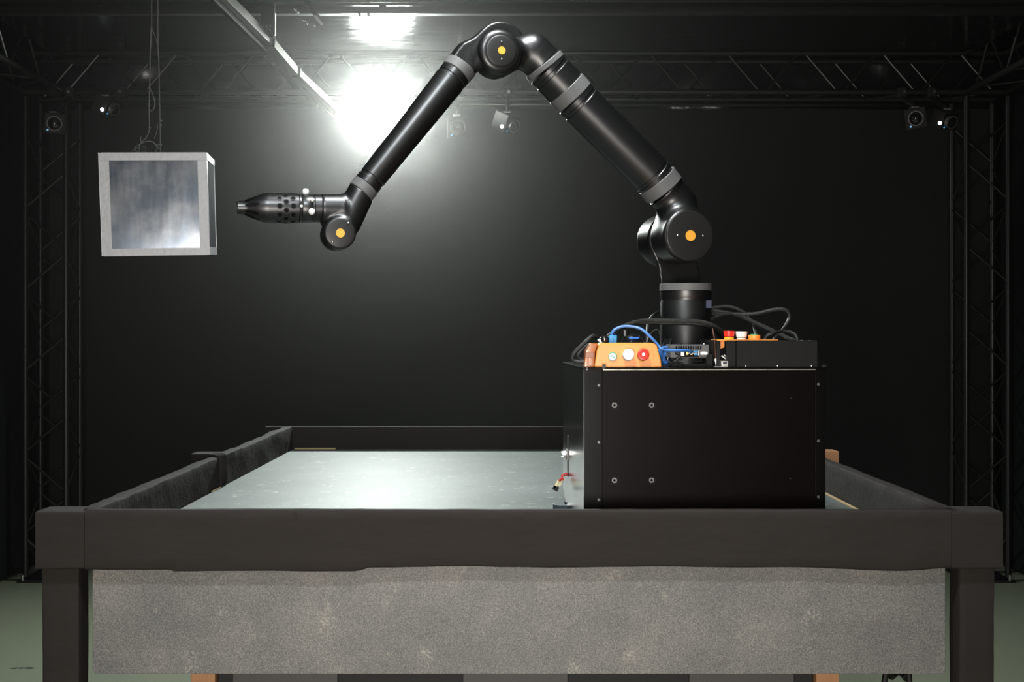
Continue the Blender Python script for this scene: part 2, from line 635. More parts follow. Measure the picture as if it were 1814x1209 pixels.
# ================================================================== SETTING
obj('floor', B().box((-6, -2, -0.05), (6, 10.2, 0.0)), 'floor', kind='structure', label='pale green vinyl hall floor')
fl = bpy.data.objects['floor']
sc = []
for k in range(9):
    sc.append(P(22 + k * 5, 1184 - k * 0.3 + random.uniform(-1, 1), 1))
scb = B()
dfl = H * F / (1184 - HY)
for k in range(8):
    p = P(22 + k * 5.2, 1184 - k * .35, dfl)
    scb.box((p.x - .008, p.y - .012 + random.uniform(-.006, .006), 0.0002), (p.x + .010, p.y + .004 + random.uniform(-.004, .006), 0.0010))
obj('scuff_mark', scb, 'black_matte', fl)
obj('wall_back', B().box((-3.9, 9.735, 0), (3.9, 9.9, 4.3)), 'wall', kind='structure', label='black rear wall of the hall')
obj('wall_left', B().box((-3.7, 2.5, 0), (-3.6, 9.9, 4.3)), 'wall', kind='structure', label='black left wall of the hall')
obj('wall_right', B().box((3.72, 2.5, 0), (3.82, 9.9, 4.3)), 'wall', kind='structure', label='black right wall of the hall')
obj('ceiling', B().box((-3.9, 2.5, 4.30), (3.9, 10.0, 4.36)), 'ceiling', kind='structure', label='dark ceiling of the hall')

# backdrop curtain, stretched almost flat
def fc(u, v):
    x = -3.45 + 7.02 * u
    z = 0.02 + (H + 1.676 - 0.02) * v
    y = 9.46 + 0.010 * math.sin(x * 5.1) + 0.012 * noise.noise(Vector((x * 1.2, 0, z * .5)))
    return Vector((x, y, z))
obj('backdrop_curtain', sheet(140, 10, fc, (0, 0.006, 0)), 'curtain',
    label='wide black fabric backdrop stretched across the back of the hall', cat='curtain', angle=60)
cp = obj('curtain_pipe', B().cyl((-3.3, 9.42, H + 1.703), (3.3, 9.42, H + 1.703), 0.016), 'film',
    label='shiny black pipe carrying the backdrop under the rear truss', cat='pipe')
def side(u, v, x0, sg):
    y = 3.2 + 6.2 * u
    z = 0.03 + 3.95 * v
    x = x0 + sg * (0.014 * math.sin(y * 9 + 2 * noise.noise(Vector((y, z * .4, 0)))) + 0.03 * noise.noise(Vector((y * .9, 1, z * .9))))
    return Vector((x, y, z))
obj('side_curtain', sheet(120, 16, lambda u, v: side(u, v, -3.53, 1), (-0.006, 0, 0)), 'side_curtain',
    label='black curtain down the left side of the hall', cat='curtain', group='side curtains', angle=60)
obj('side_curtain', sheet(120, 16, lambda u, v: side(u, v, 3.64, -1), (0.006, 0, 0)), 'side_curtain',
    label='black curtain down the right side of the hall', cat='curtain', group='side curtains', angle=60)

# crumpled black plastic behind the rear truss
def fb(u, v):
    x = -3.5 + 7.0 * u
    z = H + 1.60 + 0.62 * v
    q = Vector((x * 2.2, 3, z * 2.6))
    return Vector((x, 9.66 + 0.05 * noise.noise(q) + 0.025 * abs(noise.noise(q * 2.1)), z))
obj('plastic_sheet', sheet(160, 16, fb, (0, 0.004, 0)), 'back_film',
    label='crumpled shiny black plastic sheet hung behind the rear truss', cat='plastic sheet', angle=80)

# glossy black film forming the low ceiling before the truss
def ff(u, v):
    x = -3.05 + 6.1 * u
    y = 6.2 + 2.12 * v
    e = max(0, (v - .8) / .2)
    return Vector((x, y + 0.03 * e * noise.noise(Vector((x * 1.1, 5, 0))),
                   H + 1.866 + 0.006 * noise.noise(Vector((x * 1.3, y * 1.7, 0))) - 0.012 * e * e * (0.5 + noise.noise(Vector((x * 1.5, 0, 9))))))
obj('overhead_film', sheet(120, 30, ff, (0, 0, 0.004)), 'film',
    label='glossy black film stretched overhead in front of the rear truss', cat='film', angle=80)
cb = thing('overhead_beam', (0, 7.17, H + 1.805), 'dark slotted beam crossing the top of the view', 'beam')
obj('lower_flange', B().box((-3.05, 7.14, H + 1.803), (3.05, 7.20, H + 1.846), .003), 'dark_metal', cb)
obj('upper_flange', B().box((-3.05, 7.02, H + 1.835), (3.05, 7.10, H + 1.858), .003), 'dark_metal', cb)
for x in np.linspace(-2.9, 2.9, 9):
    obj('spacer', B().box((x - .02, 7.1, H + 1.837), (x + .02, 7.14, H + 1.856)), 'dark_metal', cb)
for x in (-.86, -.81):
    obj('bolt', B().cyl((x, 7.17, H + 1.790), (x, 7.17, H + 1.803), .008, n=6), 'steel', cb)

# ------------------------------------------------------------------ trusses
CH = unit_rod('truss_chord', 0.021, 'truss', 14)
BR = unit_rod('truss_brace', 0.0085, 'truss', 8)
def truss(name, base, ax, L, u, v, w, label, faces=(0, 1, 2, 3), phase=0, group='black lighting trusses'):
    """base: corner chord centre; ax: unit length direction; u, v: unit cross directions; w: chord spacing"""
    base, ax, u, v = Vector(base), Vector(ax), Vector(u), Vector(v)
    t = thing(name, base, label, 'truss', group)
    cs = [base, base + u * w, base + u * w + v * w, base + v * w]
    for c in cs:
        bar(CH, 'chord', c, c + ax * L, t)
    n = int(L / w)
    for f in faces:
        a, b = cs[f], cs[(f + 1) % 4]
        for k in range(n):
            s0, s1 = k * w + .02, (k + 1) * w - .02
            if (k + phase + f) % 2:
                bar(BR, 'brace', a + ax * s0, b + ax * s1, t)
            else:
                bar(BR, 'brace', b + ax * s0, a + ax * s1, t)
    return t
W = 0.280
ZB = H + 1.697
truss('truss_column', (-3.41, 8.9, 0.03), (0, 0, 1), ZB - 0.06, (1, 0, 0), (0, 1, 0), W + .005, 'upright black lattice truss column at the left of the backdrop')
truss('truss_column', (3.184, 8.9, 0.03), (0, 0, 1), ZB - 0.06, (1, 0, 0), (0, 1, 0), W + .012, 'upright black lattice truss column at the right of the backdrop', phase=1)
truss('roof_truss', (-3.41, 8.9, ZB), (1, 0, 0), 6.885, (0, 1, 0), (0, 0, 1), W - .008, 'horizontal black lattice truss spanning above the backdrop', faces=(0, 1, 3))
truss('side_truss', (-3.41, 5.2, ZB), (0, 1, 0), 3.67, (1, 0, 0), (0, 0, 1), W - .008, 'black lattice truss running forward at the top left', faces=(0, 1, 3))
truss('side_truss', (3.184, 5.2, ZB), (0, 1, 0), 3.67, (1, 0, 0), (0, 0, 1), W - .008, 'black lattice truss running forward at the top right', faces=(0, 1, 3))
for sx, cx, wd in ((-1, -3.27, 'left'), (1, 3.33, 'right')):
    bp = thing('truss_base', (cx, 9.04, 0), f'black steel base plate under the {wd} truss column', 'base plate', 'truss base plates')
    obj('plate', B().box((cx - .17, 8.82, 0), (cx + .17, 9.30, .012), .003), 'truss_dark', bp)
    for k in range(2):
        obj('foot_screw', B().cyl((cx - .14 + k * .28, 8.85, .012), (cx - .14 + k * .28, 8.85, .05), .012, n=12), 'steel', bp)

# ------------------------------------------------------------------ stage lamp hung from the rear truss
lt = thing('stage_lamp', LAMP, 'round stage lamp glaring white below the rear truss', 'lamp')
dirv = ldir
back = LAMP - dirv * 0.16
obj('housing', B().lathe(LAMP, back, [(0.0, .185), (0.0, .205), (.03, .205), (.045, .195), (.10, .17), (.15, .11), (.16, .08)], 40), 'black_matte', lt)
obj('diffuser', B().lathe(LAMP + dirv * .006, LAMP - dirv * .006, [(0, .15), (.004, .18), (.012, .183)], 40), 'lamp_glass', lt)
side_v = dirv.cross(Vector((0, 0, 1))).normalized()
hub = LAMP - dirv * .07
obj('yoke', B().tube([hub + side_v * .20, hub + side_v * .225 + Vector((0, 0, .05)), hub + side_v * .20 + Vector((0, .1, .14)), (hub.x, 8.9, ZB - .045), hub - side_v * .20 + Vector((0, .1, .14)), hub - side_v * .225 + Vector((0, 0, .05)), hub - side_v * .20], .011), 'black_matte', lt)
obj('clamp', B().box((hub.x - .025, 8.872, ZB - .05), (hub.x + .025, 8.928, ZB + .028), .004), 'black_matte', lt)

# ------------------------------------------------------------------ aluminium rail and brackets, upper left
rl = thing('aluminium_rail', P(592, 196, 8.1), 'long jointed aluminium rail slanting down towards the lamp', 'rail')
A0, A1, A2, A3 = P(384, -20, 6.45), P(478, 74, 7.2), P(524, 128, 7.6), P(594, 196, 8.1)
def channel(name, a, b, w, h, m):
    d = (b - a).normalized()
    s = d.cross(Vector((0, 0, 1))).normalized()
    u = s.cross(d).normalized()
    poly = [a - s * w / 2 - u * h / 2, a + s * w / 2 - u * h / 2, a + s * w / 2 + u * h / 2, a - s * w / 2 + u * h / 2]
    return obj(name, B().prism(poly, b - a, .002), m, rl)
channel('rail_section', A0, A1, .040, .050, 'alu')
channel('rail_section', A1 - (A2 - A1).normalized() * .02, A2, .046, .046, 'alu')
channel('rail_section', A2 - (A3 - A2).normalized() * .02, A3, .052, .042, 'alu')
dn = Vector((-.034, 0, -.030))
channel('cable_duct', A0 + dn, A1 + dn, .026, .045, 'black_matte')
channel('cable_duct', A1 + dn, A2 + dn * .9, .020, .035, 'black_matte')
channel('cable_duct', A2 + dn * .9, A3 + dn * .8, .016, .020, 'dark_metal')
for p in (A1, A2):
    d = (A3 - A1).normalized()
    channel('joint_sleeve', p - d * .006, p + d * .010, .060, .058, 'black_matte')
obj('bolt', B().sphere(P(594, 203, 8.08), .010), 'steel', rl)
obj('bolt', B().sphere(P(594, 211, 8.08), .010), 'steel', rl)
hb = thing('hanger_bracket', P(478, 60, 7.15), 'dark plate bracket with bolts hanging beside the slanting rail', 'bracket')
obj('plate', B().box(P(462, 66, 7.13), P(486, -18, 7.15), .003), 'dark_metal', hb)
obj('edge_strip', B().box(P(485, 62, 7.12), P(489, -14, 7.15), .002), 'alu', hb)
for i in range(3):
    for j in range(2):
        obj('bolt', B().sphere(P(466 + i * 6.2, 46 + j * 7, 7.128), .0065, 10), 'steel', hb)
pb = thing('angle_profile', P(540, 20, 7.0), 'short angled profile with bolts above the slanting rail', 'bracket')
q0, q1 = P(524, -12, 6.75), P(568, 44, 7.12)
obj('profile', B().prism([q0, q0 + Vector((.012, 0, 0)), q0 + Vector((.012, 0, .03)), q0 + Vector((0, 0, .03))], q1 - q0, .001), 'dark_metal', pb)
q0, q1 = P(556, 30, 7.0), P(568, 45, 7.12)
obj('tip', B().prism([q0, q0 + Vector((.014, 0, 0)), q0 + Vector((.014, 0, .012)), q0 + Vector((0, 0, .012))], q1 - q0, .001), 'alu', pb)
for x, y in ((522, 16), (527, 21), (537, 36), (543, 41), (541, 37), (556, 45)):
    obj('bolt', B().sphere(P(x, y, 6.98), .010, 10), 'steel', pb)
hs = obj('hanging_strap', B().box(P(541.5, 177, 8.885), P(547.5, 166, 8.905), .002), 'cam_body',
    label='small grey strap end below the rear truss beside the rail', cat='strap')

# ------------------------------------------------------------------ motion capture cameras
def mocap(px, py, d, size, yaw, pitch, roll, label, face=True, led='blue_led'):
    c = P(px, py, d)
    t = thing('tracking_camera', (c.x, c.y, c.z - size / 2), label, 'camera', 'tracking cameras under the truss')
    M = Matrix.Translation(c) @ Matrix.Rotation(math.radians(yaw), 4, 'Z') @ Matrix.Rotation(math.radians(pitch), 4, 'X') @ Matrix.Rotation(math.radians(roll), 4, 'Y')
    s = size / 2
    def part(name, b, m, par=t):
        return obj(name, b, m, par, M=M)
    part('body', B().box((-s, -s * .7, -s), (s, s * 1.3, s), s * .08), 'cam_body')
    part('bezel', B().box((-s * 1.03, -s * .86, -s * 1.03), (s * 1.03, -s * .68, s * 1.03), s * .06), 'cam_edge')
    part('face_plate', B().box((-s * .95, -s * .90, -s * .95), (s * .95, -s * .80, s * .95), s * .04), 'cam_face')
    lens = part('lens', B().lathe((0, -s * .85, 0), (0, -s * 1.35, 0), [(0, s * .72), (s * .42, s * .70), (s * .46, s * .64), (s * .30, s * .60), (s * .20, s * .3)], 36), 'cam_face')
    part('lens_ring', B().ring((0, -s * .88, 0), (0, -s * 1.34, 0), s * .76, s * .65, 40), 'lens_ring', lens)
    part('lens_glass', B().lathe((0, -s * 1.02, 0), (0, -s * 1.28, 0), [(0, s * .60), (s * .10, s * .50), (s * .2, s * .28), (s * .23, s * .05)], 28), 'lens_glass', lens)
    part('status_light', B().cyl((-s * .60, -s * .96, -s * .72), (-s * .60, -s * .88, -s * .72), s * .10, n=14), led)
    part('name_plate', B().box((s * .25, -s * .925, -s * .86), (s * .80, -s * .88, -s * .78)), 'cam_body')
    top = M @ Vector((0, s * .3, s))
    zt = ZB - .03
    obj('mount_arm', B().tube([top, top + Vector((0, .02, .03)), (top.x, (top.y + 8.9) / 2, (top.z + zt) / 2), (top.x, 8.9, zt)], .014, n=10), 'black_matte', t)
    obj('mount_clamp', B().box((top.x - .03, 8.868, zt - .012), (top.x + .03, 8.932, zt + .055), .006), 'black_matte', t)
    obj('clamp_knob', B().cyl((top.x + .005, 8.862, zt + .02), (top.x + .005, 8.835, zt + .02), .012, n=12), 'steel', t)
    obj('mount_plate', B().box((top.x - .03, top.y - .05, top.z - .002), (top.x + .02, top.y + .02, top.z + .010), .003), 'alu', t)
    return t
mocap(97, 219, 8.6, .132, 18, 9, 5, 'square tracking camera facing the viewer on the left truss column')
mocap(811, 226, 8.6, .140, 2, 9, -1, 'square tracking camera facing the viewer under the middle of the truss')
mocap(1622, 210, 8.6, .132, -17, 9, -9, 'square tracking camera facing the viewer beside the right truss column')
def mocap_side(px, py, d, size, yaw, label, glow=True):
    t = mocap(px, py, d, size, yaw, 24, 0, label)
    c = P(px, py, d)
    obj('strobe_light', B().sphere(P(px - 9, py + 6, d - size * .72), .013, 12), 'white_led', t)
    return t
mocap_side(898, 218, 8.6, .120, 48, 'tilted grey tracking camera with a white light under the middle of the truss')
mocap_side(190, 188, 8.6, .115, 66, 'tilted grey tracking camera with a white light right of the left column')
mocap_side(1674, 212, 8.6, .115, 22, 'tilted grey tracking camera with a white light at the right truss corner')

# ================================================================== TABLE
YF = 3.28
ZT = H - 0.4563      # top of the rails
ZS = H - 0.564       # working surface
XL, XR = -1.230, 1.267
tb = thing('test_table', (0.018, 4.75, 0), 'large table with black cloth wrapped rails and a speckled grey front panel', 'table')
def hem(x):
    px = CX + x * F / YF
    z = 0.0
    if px < 655:
        z -= 0.010 * min(1, (655 - px) / 25) * (0.6 + 0.4 * (px > 300))
    z -= 0.010 * math.exp(-((px - 1590) / 85) ** 2)
    z -= 0.003 * noise.noise(Vector((x * 4, 0, 0)))
    return z
obj('front_rail', wrapped((-1.103, YF, H - .603), (1.134, YF + .03, ZT), 0, 1.3, .0030, .012, hem), 'cloth', tb, angle=50)
obj('corner_cap', wrapped((XL, YF - .002, H - .607), (-1.104, YF + .11, ZT - .004), 0, 2.1, .002, .015), 'cloth', tb, angle=50)
obj('corner_cap', wrapped((1.135, YF - .002, H - .607), (XR, YF + .11, ZT - .004), 0, 5.1, .002, .015), 'cloth', tb, angle=50)
obj('side_rail', wrapped((-1.117, YF + .031, H - .60), (-1.077, 6.22, ZT), 1, 3.3, .007), 'cloth', tb, angle=50)
obj('side_rail', wrapped((1.116, YF + .031, H - .60), (1.156, 6.22, ZT), 1, 8.3, .004), 'cloth', tb, angle=50)
obj('back_rail', wrapped((-1.21, 6.222, H - .60), (1.25, 6.27, ZT), 0, 4.4, .002), 'cloth', tb, angle=50)
# front legs, back legs and the middle posts
for x0, x1 in ((-1.226, -1.130), (1.168, 1.258)):
    obj('leg', wrapped((x0, YF + .032, 0), (x1, YF + .112, H - .606), 2, x0 * 3, .003), 'cloth', tb, angle=50)
for x0, x1 in ((-1.214, -1.119), (1.158, 1.25)):
    obj('leg', wrapped((x0, 6.12, 0), (x1, 6.22, H - .60), 2, x0 * 5, .003), 'cloth', tb, angle=50)
obj('middle_post', wrapped((-1.214, 4.80, 0), (-1.119, 4.90, ZT + .002), 2, 3.9, .003), 'cloth', tb, angle=50)
obj('middle_post', B().box((1.170, 4.86, 0), (1.252, 4.95, H - (800 - HY) * 4.86 / F), .004), 'wood', tb, label='bare wooden post')
# gathered cloth fold on the left rail
fold = B()
for k, y in enumerate((4.66, 4.685, 4.705, 4.725)):
    fold.tube([(-1.073, y + .004 * k, ZS + .004), (-1.070 + .003 * (k % 2), y, ZS + .06), (-1.072, y + .006, ZT - .004), (-1.085, y + .01, ZT + .004), (-1.118, y + .05, ZT + .002)], .009, 8)
obj('cloth_fold', fold, 'cloth', tb)
obj('table_top', B().box((-1.070, YF + .034, ZS - .03), (1.108, 6.216, ZS), .002), 'table_top', tb)
# bare wood showing along the rims
obj('wood_edge', B().box((-1.06, 6.19, ZS + .0005), (-.86, 6.214, ZS + .007), .002), 'pale_wood', tb)
obj('wood_edge', B().box((1.098, 3.60, ZS + .0005), (1.108, 4.70, ZS + .005), .001), 'pale_wood', tb)
obj('wood_edge', B().box((-1.070, 4.52, ZS + .0005), (-1.066, 4.66, ZS + .004), .001), 'pale_wood', tb)
# speckled front panel with rounded lower corners
pp = []
x0, x1, z0, z1, rc = -1.0945, 1.130, H - .887, H - .575, .012
for cx_, cz_, a0 in ((x0 + rc, z0 + rc, 180), (x1 - rc, z0 + rc, 270)):
    for a in range(0, 91, 15):
        an = math.radians(a0 + a)
        pp.append((cx_ + rc * math.cos(an), YF + .0325, cz_ + rc * math.sin(an)))
pp += [(x1, YF + .0325, z1), (x0, YF + .0325, z1)]
obj('front_panel', B().prism(pp, (0, .028, 0), .0018), 'speckle', tb)

# cabinet below the table
d = 3.80
cbn = thing('under_cabinet', (0.0, d + .3, 0), 'low black cabinet with grey boards and wooden posts under the table', 'cabinet')
xa, xb = P(383, 0, d).x, P(1443, 0, d).x
zt = H - .84
obj('body', B().box((xa, d + .02, 0.0), (xb, d + .62, zt), .004), 'black_matte', cbn)
for a, b in ((412, 598), (820, 1006), (1221, 1407)):
    obj('board', B().box((P(a, 0, d).x, d, .02), (P(b, 0, d).x, d + .019, zt - .01), .003), 'grey_board', cbn)
for a, b in ((338, 381), (1446, 1487)):
    obj('post', B().box((P(a, 0, d).x, d, 0), (P(b, 0, d).x, d + .07, zt), .003), 'wood', cbn)
obj('power_cable', B().tube([(P(1560, 0, 3.9).x, 4.05, .02), P(1566, 1215, 3.9), P(1580, 1200, 3.95), P(1592, 1192, 4.0), P(1604, 1202, 3.95), P(1610, 1230, 3.9), (P(1612, 0, 3.9).x, 4.0, .02)], .010), 'cable_black',
    label='black cable looping under the right end of the table', cat='cable')

# ================================================================== BLACK EQUIPMENT BOX
YB = 3.45
BX0, BX1 = 0.196, 0.859
ZBT = H - .092            # top of the box
ZB0 = ZS + .022           # underside
yaw = math.radians(2.4)
MB = Matrix.Translation((BX0, YB, 0)) @ Matrix.Rotation(yaw, 4, 'Z')
BW, BD = BX1 - BX0, .69
bx = thing('equipment_box', (0.53, 3.8, ZS), 'large black painted metal box standing on the table under the arm', 'equipment box')
def bobj(name, b, m, par=bx, **k):
    return obj(name, b, m, par, M=MB, **k)
def fx(px):               # pixel column on the front face to box-local x
    return (px - 1035) / (1467 - 1035) * BW
def fz(py, y=YB):
    return H - (py - HY) * y / F
bobj('body', B().box((.004, .006, ZB0), (BW - .001, BD, ZBT - .004), .002), 'box_trim')
bobj('front_panel', B().box((fx(1068), -.003, ZB0 + .002), (fx(1448), .0058, fz(656)), .0012), 'box_paint')
bobj('corner_strip', B().box((0, 0, ZB0), (fx(1067), .0058, fz(653)), .001), 'box_trim')
bobj('corner_strip', B().box((fx(1449), 0, ZB0), (BW, .0058, fz(653)), .001), 'box_trim')
bobj('top_plate', B().box((-.002, -.004, ZBT - .0038), (BW + .002, BD + .002, ZBT), .001), 'box_trim')
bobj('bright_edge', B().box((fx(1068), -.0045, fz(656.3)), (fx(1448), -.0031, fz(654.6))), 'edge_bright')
# left side sheet with its cut lower rear corner
ch0 = .115
sp = [(0.0035, .001, ZB0), (0.0035, BD - ch0 * 1.0, ZB0), (0.0035, BD, ZB0 + .045), (0.0035, BD, ZBT - .004), (0.0035, .001, ZBT - .004)]
bobj('side_panel', B().prism(sp, (-.0045, 0, 0), .0005), 'box_side')
for px, py in ((1061, 683), (1061, 784), (1061, 886), (1040, 654), (1454, 682), (1454, 783), (1454, 883)):
    x, z = fx(px), fz(py)
    bobj('screw', B().cyl((x, 0.0, z), (x, -.004, z), .0042, n=12, bev=.001), 'bolt_grey')
for px, py in ((1088, 718), (1154, 718), (1088, 851), (1154, 851)):
    x, z = fx(px), fz(py)
    s = bobj('socket_bolt', B().ring((x, -.003, z), (x, -.011, z), .0072, .0036, 20), 'bolt_grey')
    bobj('socket', B().cyl((x, -.0032, z), (x, -.006, z), .0036, n=6), 'pc_dark', s)
    bobj('recess_plug', B().cyl((x + .003, -.0031, z - .003), (x + .003, -.0042, z - .003), .0115, n=24), 'box_trim', s)
for px, py in ((1404, 707), (1403, 850)):
    bobj('rivet', B().cyl((fx(px), -.0031, fz(py)), (fx(px), -.0045, fz(py)), .0018, n=10), 'dark_metal')
x = fx(1466)
bobj('knob', B().cyl((x, .02, ZBT + .0), (x, .02, ZBT + .006), .004, n=10).cyl((x, .02, ZBT + .002), (x + .008, .02, ZBT + .002), .006, n=14), 'dark_metal')
bobj('tab', B().box((fx(1067), -.006, fz(655)), (fx(1073), -.001, fz(646)), .001), 'dark_metal')
# slot, latch on the left face
def side_pt(px, z, off=0.0):
    """box-local point on the left face in the column px of the picture"""
    # solve depth along the face
    lo_, hi_ = 0.0, BD
    for _ in range(40):
        mid = (lo_ + hi_) / 2
        w_ = MB @ Vector((-.001, mid, z))
        if CX + w_.x * F / w_.y > px:
            lo_ = mid
        else:
            hi_ = mid
    return Vector((-.0012 - off, lo_, z))
ys = side_pt(1006.5, H - .3).y
def sz(py):
    return H - (py - HY) * (YB + ys) / F
bobj('slot', B().box((-.0022, ys - .012, sz(845)), (-.0008, ys + .022, sz(772))), 'black_matte')
lat = bobj('latch', B().box((-.006, ys - .018, sz(816)), (-.0012, ys + .030, sz(797)), .001), 'bolt_grey')
bobj('latch_lever', B().prism([(-.006, ys, sz(799)), (-.022, ys, sz(801)), (-.020, ys, sz(806)), (-.012, ys, sz(808)), (-.022, ys, sz(810)), (-.006, ys, sz(813))], (0, .018, 0), .001), 'steel', lat)
bobj('latch_roller', B().cyl((-.010, ys - .008, sz(809)), (-.010, ys + .026, sz(809)), .005, n=12), 'dark_metal', lat)
# pigtail connector hanging from the slot
w0 = MB @ Vector((-.002, ys, sz(841)))
dq = w0.y
pg = thing('pigtail_connector', P(985, 868, dq), 'red wire pigtail with cream and black plug hanging from the box side', 'connector')
for k, o in ((0, 0), (1, 1)):
    obj('wire', B().tube([w0 + Vector((0, .004 * o, -.001 * o)), P(1002 - o * 2, 839 + o * 4, dq + .004 * o), P(998 - 3 * o, 842 + o, dq), P(993 + o * 4, 850, dq - .004), P(992 - o * 3, 853 - o * 2, dq)], .0022, 8), 'wire_red', pg)
def slab(p, q, w, t):
    d_ = (q - p)
    n_ = Vector((-d_.z, 0, d_.x)).normalized()
    return [p - n_ * w, q - n_ * w, q + n_ * w, p + n_ * w], (0, t, 0)
ca, cbp = P(994, 850, dq), P(986, 864, dq)
for s_ in (-1, 1):
    sh = Vector((.0068 * s_, 0, .0030 * s_))
    po, of = slab(ca + sh, cbp + sh, .0042, .010)
    obj('cream_shell', B().prism(po, of, .001), 'cream_plastic', pg)
po, of = slab(P(986.5, 862, dq), P(982.5, 869.5, dq), .0088, .013)
obj('black_shell', B().prism(po, (0, .013, 0), .0012), 'cable_black', pg)
for (x, y) in ((.05, BD - .12), (BW - .06, BD - .12), (.10, .08), (BW - .06, .08)):
    ft = bobj('foot', B().cyl((x, y, ZS), (x, y, ZS + .012), .030, n=28, bev=.002), 'foot_grey')
    bobj('foot_stem', B().cyl((x, y, ZS + .012), (x, y, ZB0 + .001), .012, n=16), 'dark_metal', ft)
pd = P(1004, 900, 4.02)
rp = thing('rubber_puck', (pd.x, pd.y, ZS), 'blue grey rubber puck with a levelling screw by the box rear corner', 'levelling foot')
obj('puck', B().cyl((pd.x, pd.y, ZS), (pd.x, pd.y, ZS + .027), .044, n=36, bev=.003), 'foot_grey', rp)
obj('levelling_screw', B().cyl((pd.x + .010, pd.y, ZS + .027), (pd.x + .010, pd.y, ZS + .033), .018, n=6).cyl((pd.x + .010, pd.y, ZS + .033), (pd.x + .010, pd.y, ZS + .044), .009, n=12), 'dark_metal', rp)

# ================================================================== ROBOT ARM
PSI = math.radians(16)
A = np.array((math.sin(PSI), -math.cos(PSI), 0.0))   # joint axis, towards the viewer
AV = Vector(A)
BXR, BYR = (1215 - CX) * 3.87 / F, 3.87              # base axis
SH = np.array((0.505, 3.87, H + .2926))              # shoulder axis point
def PP(px, py, t=0.0):
    """point of the photograph on the arm plane shifted t along the joint axis"""
    r = np.array(((px - CX) / F, 1.0, -(py - HY) / F))
    c = SH - np.array((0, 0, H))
    s = (c @ A + t) / (r @ A)
    return Vector(r * s) + Vector((0, 0, H))
def pr(px_r, at):         # pixel radius to metres at a point
    return px_r * at.y / F
arm = thing('robot_arm', (BXR, BYR, ZBT), 'black jointed robot arm with grey rings and orange dots on its joints', 'robot arm')

zb = ZBT
rb = .0774
z_b0, z_b1 = H - (516 - HY) * 3.87 / F, H - (503 - HY) * 3.87 / F
base = obj('base', B().lathe((BXR, BYR, zb), (BXR, BYR, zb + 1), [(0, .088), (.010, .088), (.012, .080), (.05, rb), (z_b0 - zb - .034, rb), (z_b0 - zb - .030, rb - .0016), (z_b0 - zb - .024, rb - .0016), (z_b0 - zb - .020, rb), (z_b0 - zb, rb)], 64), 'black_arm', arm)
for k in range(4):
    an = math.radians(38 + 90 * k)
    ex, ey = math.cos(an), math.sin(an)
    tn = Vector((-ey, ex, 0)) * .016
    c0 = Vector((BXR, BYR, zb))
    rad = Vector((ex, ey, 0))
    poly = [c0 + rad * .06, c0 + rad * .112, c0 + rad * .110 + Vector((0, 0, .014)), c0 + rad * .090 + Vector((0, 0, .05)), c0 + rad * .074 + Vector((0, 0, .085)), c0 + rad * .06 + Vector((0, 0, .09))]
    obj('gusset', B().prism([p - tn for p in poly], tn * 2, .004), 'black_arm', base)
obj('ring', B().lathe((BXR, BYR, z_b0), (BXR, BYR, z_b1), [(0, .0775), (.001, .0795), (z_b1 - z_b0 - .001, .0795), (z_b1 - z_b0, .0775)], 64), 'band_grey', arm)
st = obj('sticker', B().box((BXR + .052, BYR - .064, H + .078), (BXR + .068, BYR - .046, H + .101)), 'sticker_blue', arm)

up = np.array((0, 0, 1.0))
r_h = .0805
# --- shoulder, lower casting (carries the rear drum)
def f_low(p):
    drum = sd_cyl(p, SH + A * (-.088), A, .054, r_h, .012)
    stem = sd_cone(p, (BXR, BYR, z_b1 - .03), (BXR - .002, BYR + .006, z_b1 + .024), .0775, .069)
    neck = sd_cone(p, (BXR - .004, BYR + .012, z_b1 + .024), tuple(SH + A * (-.060) + np.array((0.006, 0, -.03))), .060, .056)
    d_ = smin(smin(stem, neck, .03), drum, .035)
    d_ = np.maximum(d_, -(p[..., 2] - z_b1))
    return np.maximum(d_, (p - SH) @ A + .033)
sdf_obj('shoulder_lower', f_low, (.36, 3.72, z_b1 - .01), (.68, 4.06, H + .40), 'black_arm', arm)
# --- shoulder, upper casting up to the first ring
U0 = PP(1177, 337, 0.0)
U1 = PP(1163, 319, 0.0)
U2 = PP(1017.5, 173.5, 0.0)
U3 = PP(1002, 156, 0.0)
U4 = PP(968, 121, 0.0)
U5 = PP(962, 113, 0.0)
du = (U2 - U0).normalized()
def f_up(p):
    drum = sd_cyl(p, SH + A * .029, A, .060, r_h, .012)
    a_ = np.array(U0 + du * .01)
    b_ = np.array(U0 - du * .06)
    r0 = pr(37, U0)
    stub = smin(sd_cone(p, a_, b_, r0, r0 * .80), sd_cone(p, b_, SH + A * .02 + np.array((.0, 0, .03)), r0 * .80, .046), .03)
    d_ = smin(stub, drum, .045)
    d_ = np.maximum(d_, sd_half(p, U0, np.array(du)))
    return np.maximum(d_, -((p - SH) @ A + .030))
sdf_obj('shoulder_upper', f_up, (.30, 3.62, H + .18), (.64, 4.02, H + .52), 'black_arm', arm)
def lathe_part(name, a, b, r0, r1, m, grooves=(), n=56, par=arm):
    """turned part between two points; grooves: (distance, width, depth)"""
    L = (b - a).length
    prof = [(0, r0 - .002), (.002, r0)]
    for s, w_, dp in sorted(grooves):
        rr = r0 + (r1 - r0) * s / L
        prof += [(s - w_ / 2, rr), (s - w_ / 2 + .002, rr - dp), (s + w_ / 2 - .002, rr - dp), (s + w_ / 2, rr)]
    prof += [(L - .002, r1), (L, r1 - .002)]
    return obj(name, B().lathe(a, b, prof, n), m, par)
R1 = pr(37.5, U0)
lathe_part('ring', U0, U1, R1 * 1.01, R1 * 1.01, 'band_grey')
Lt = (U2 - U1).length
lathe_part('upper_arm_tube', U1, U2, R1 * .985, R1 * .985, 'black_arm', [(.022, .012, .0018), (Lt - .022, .012, .0018)])
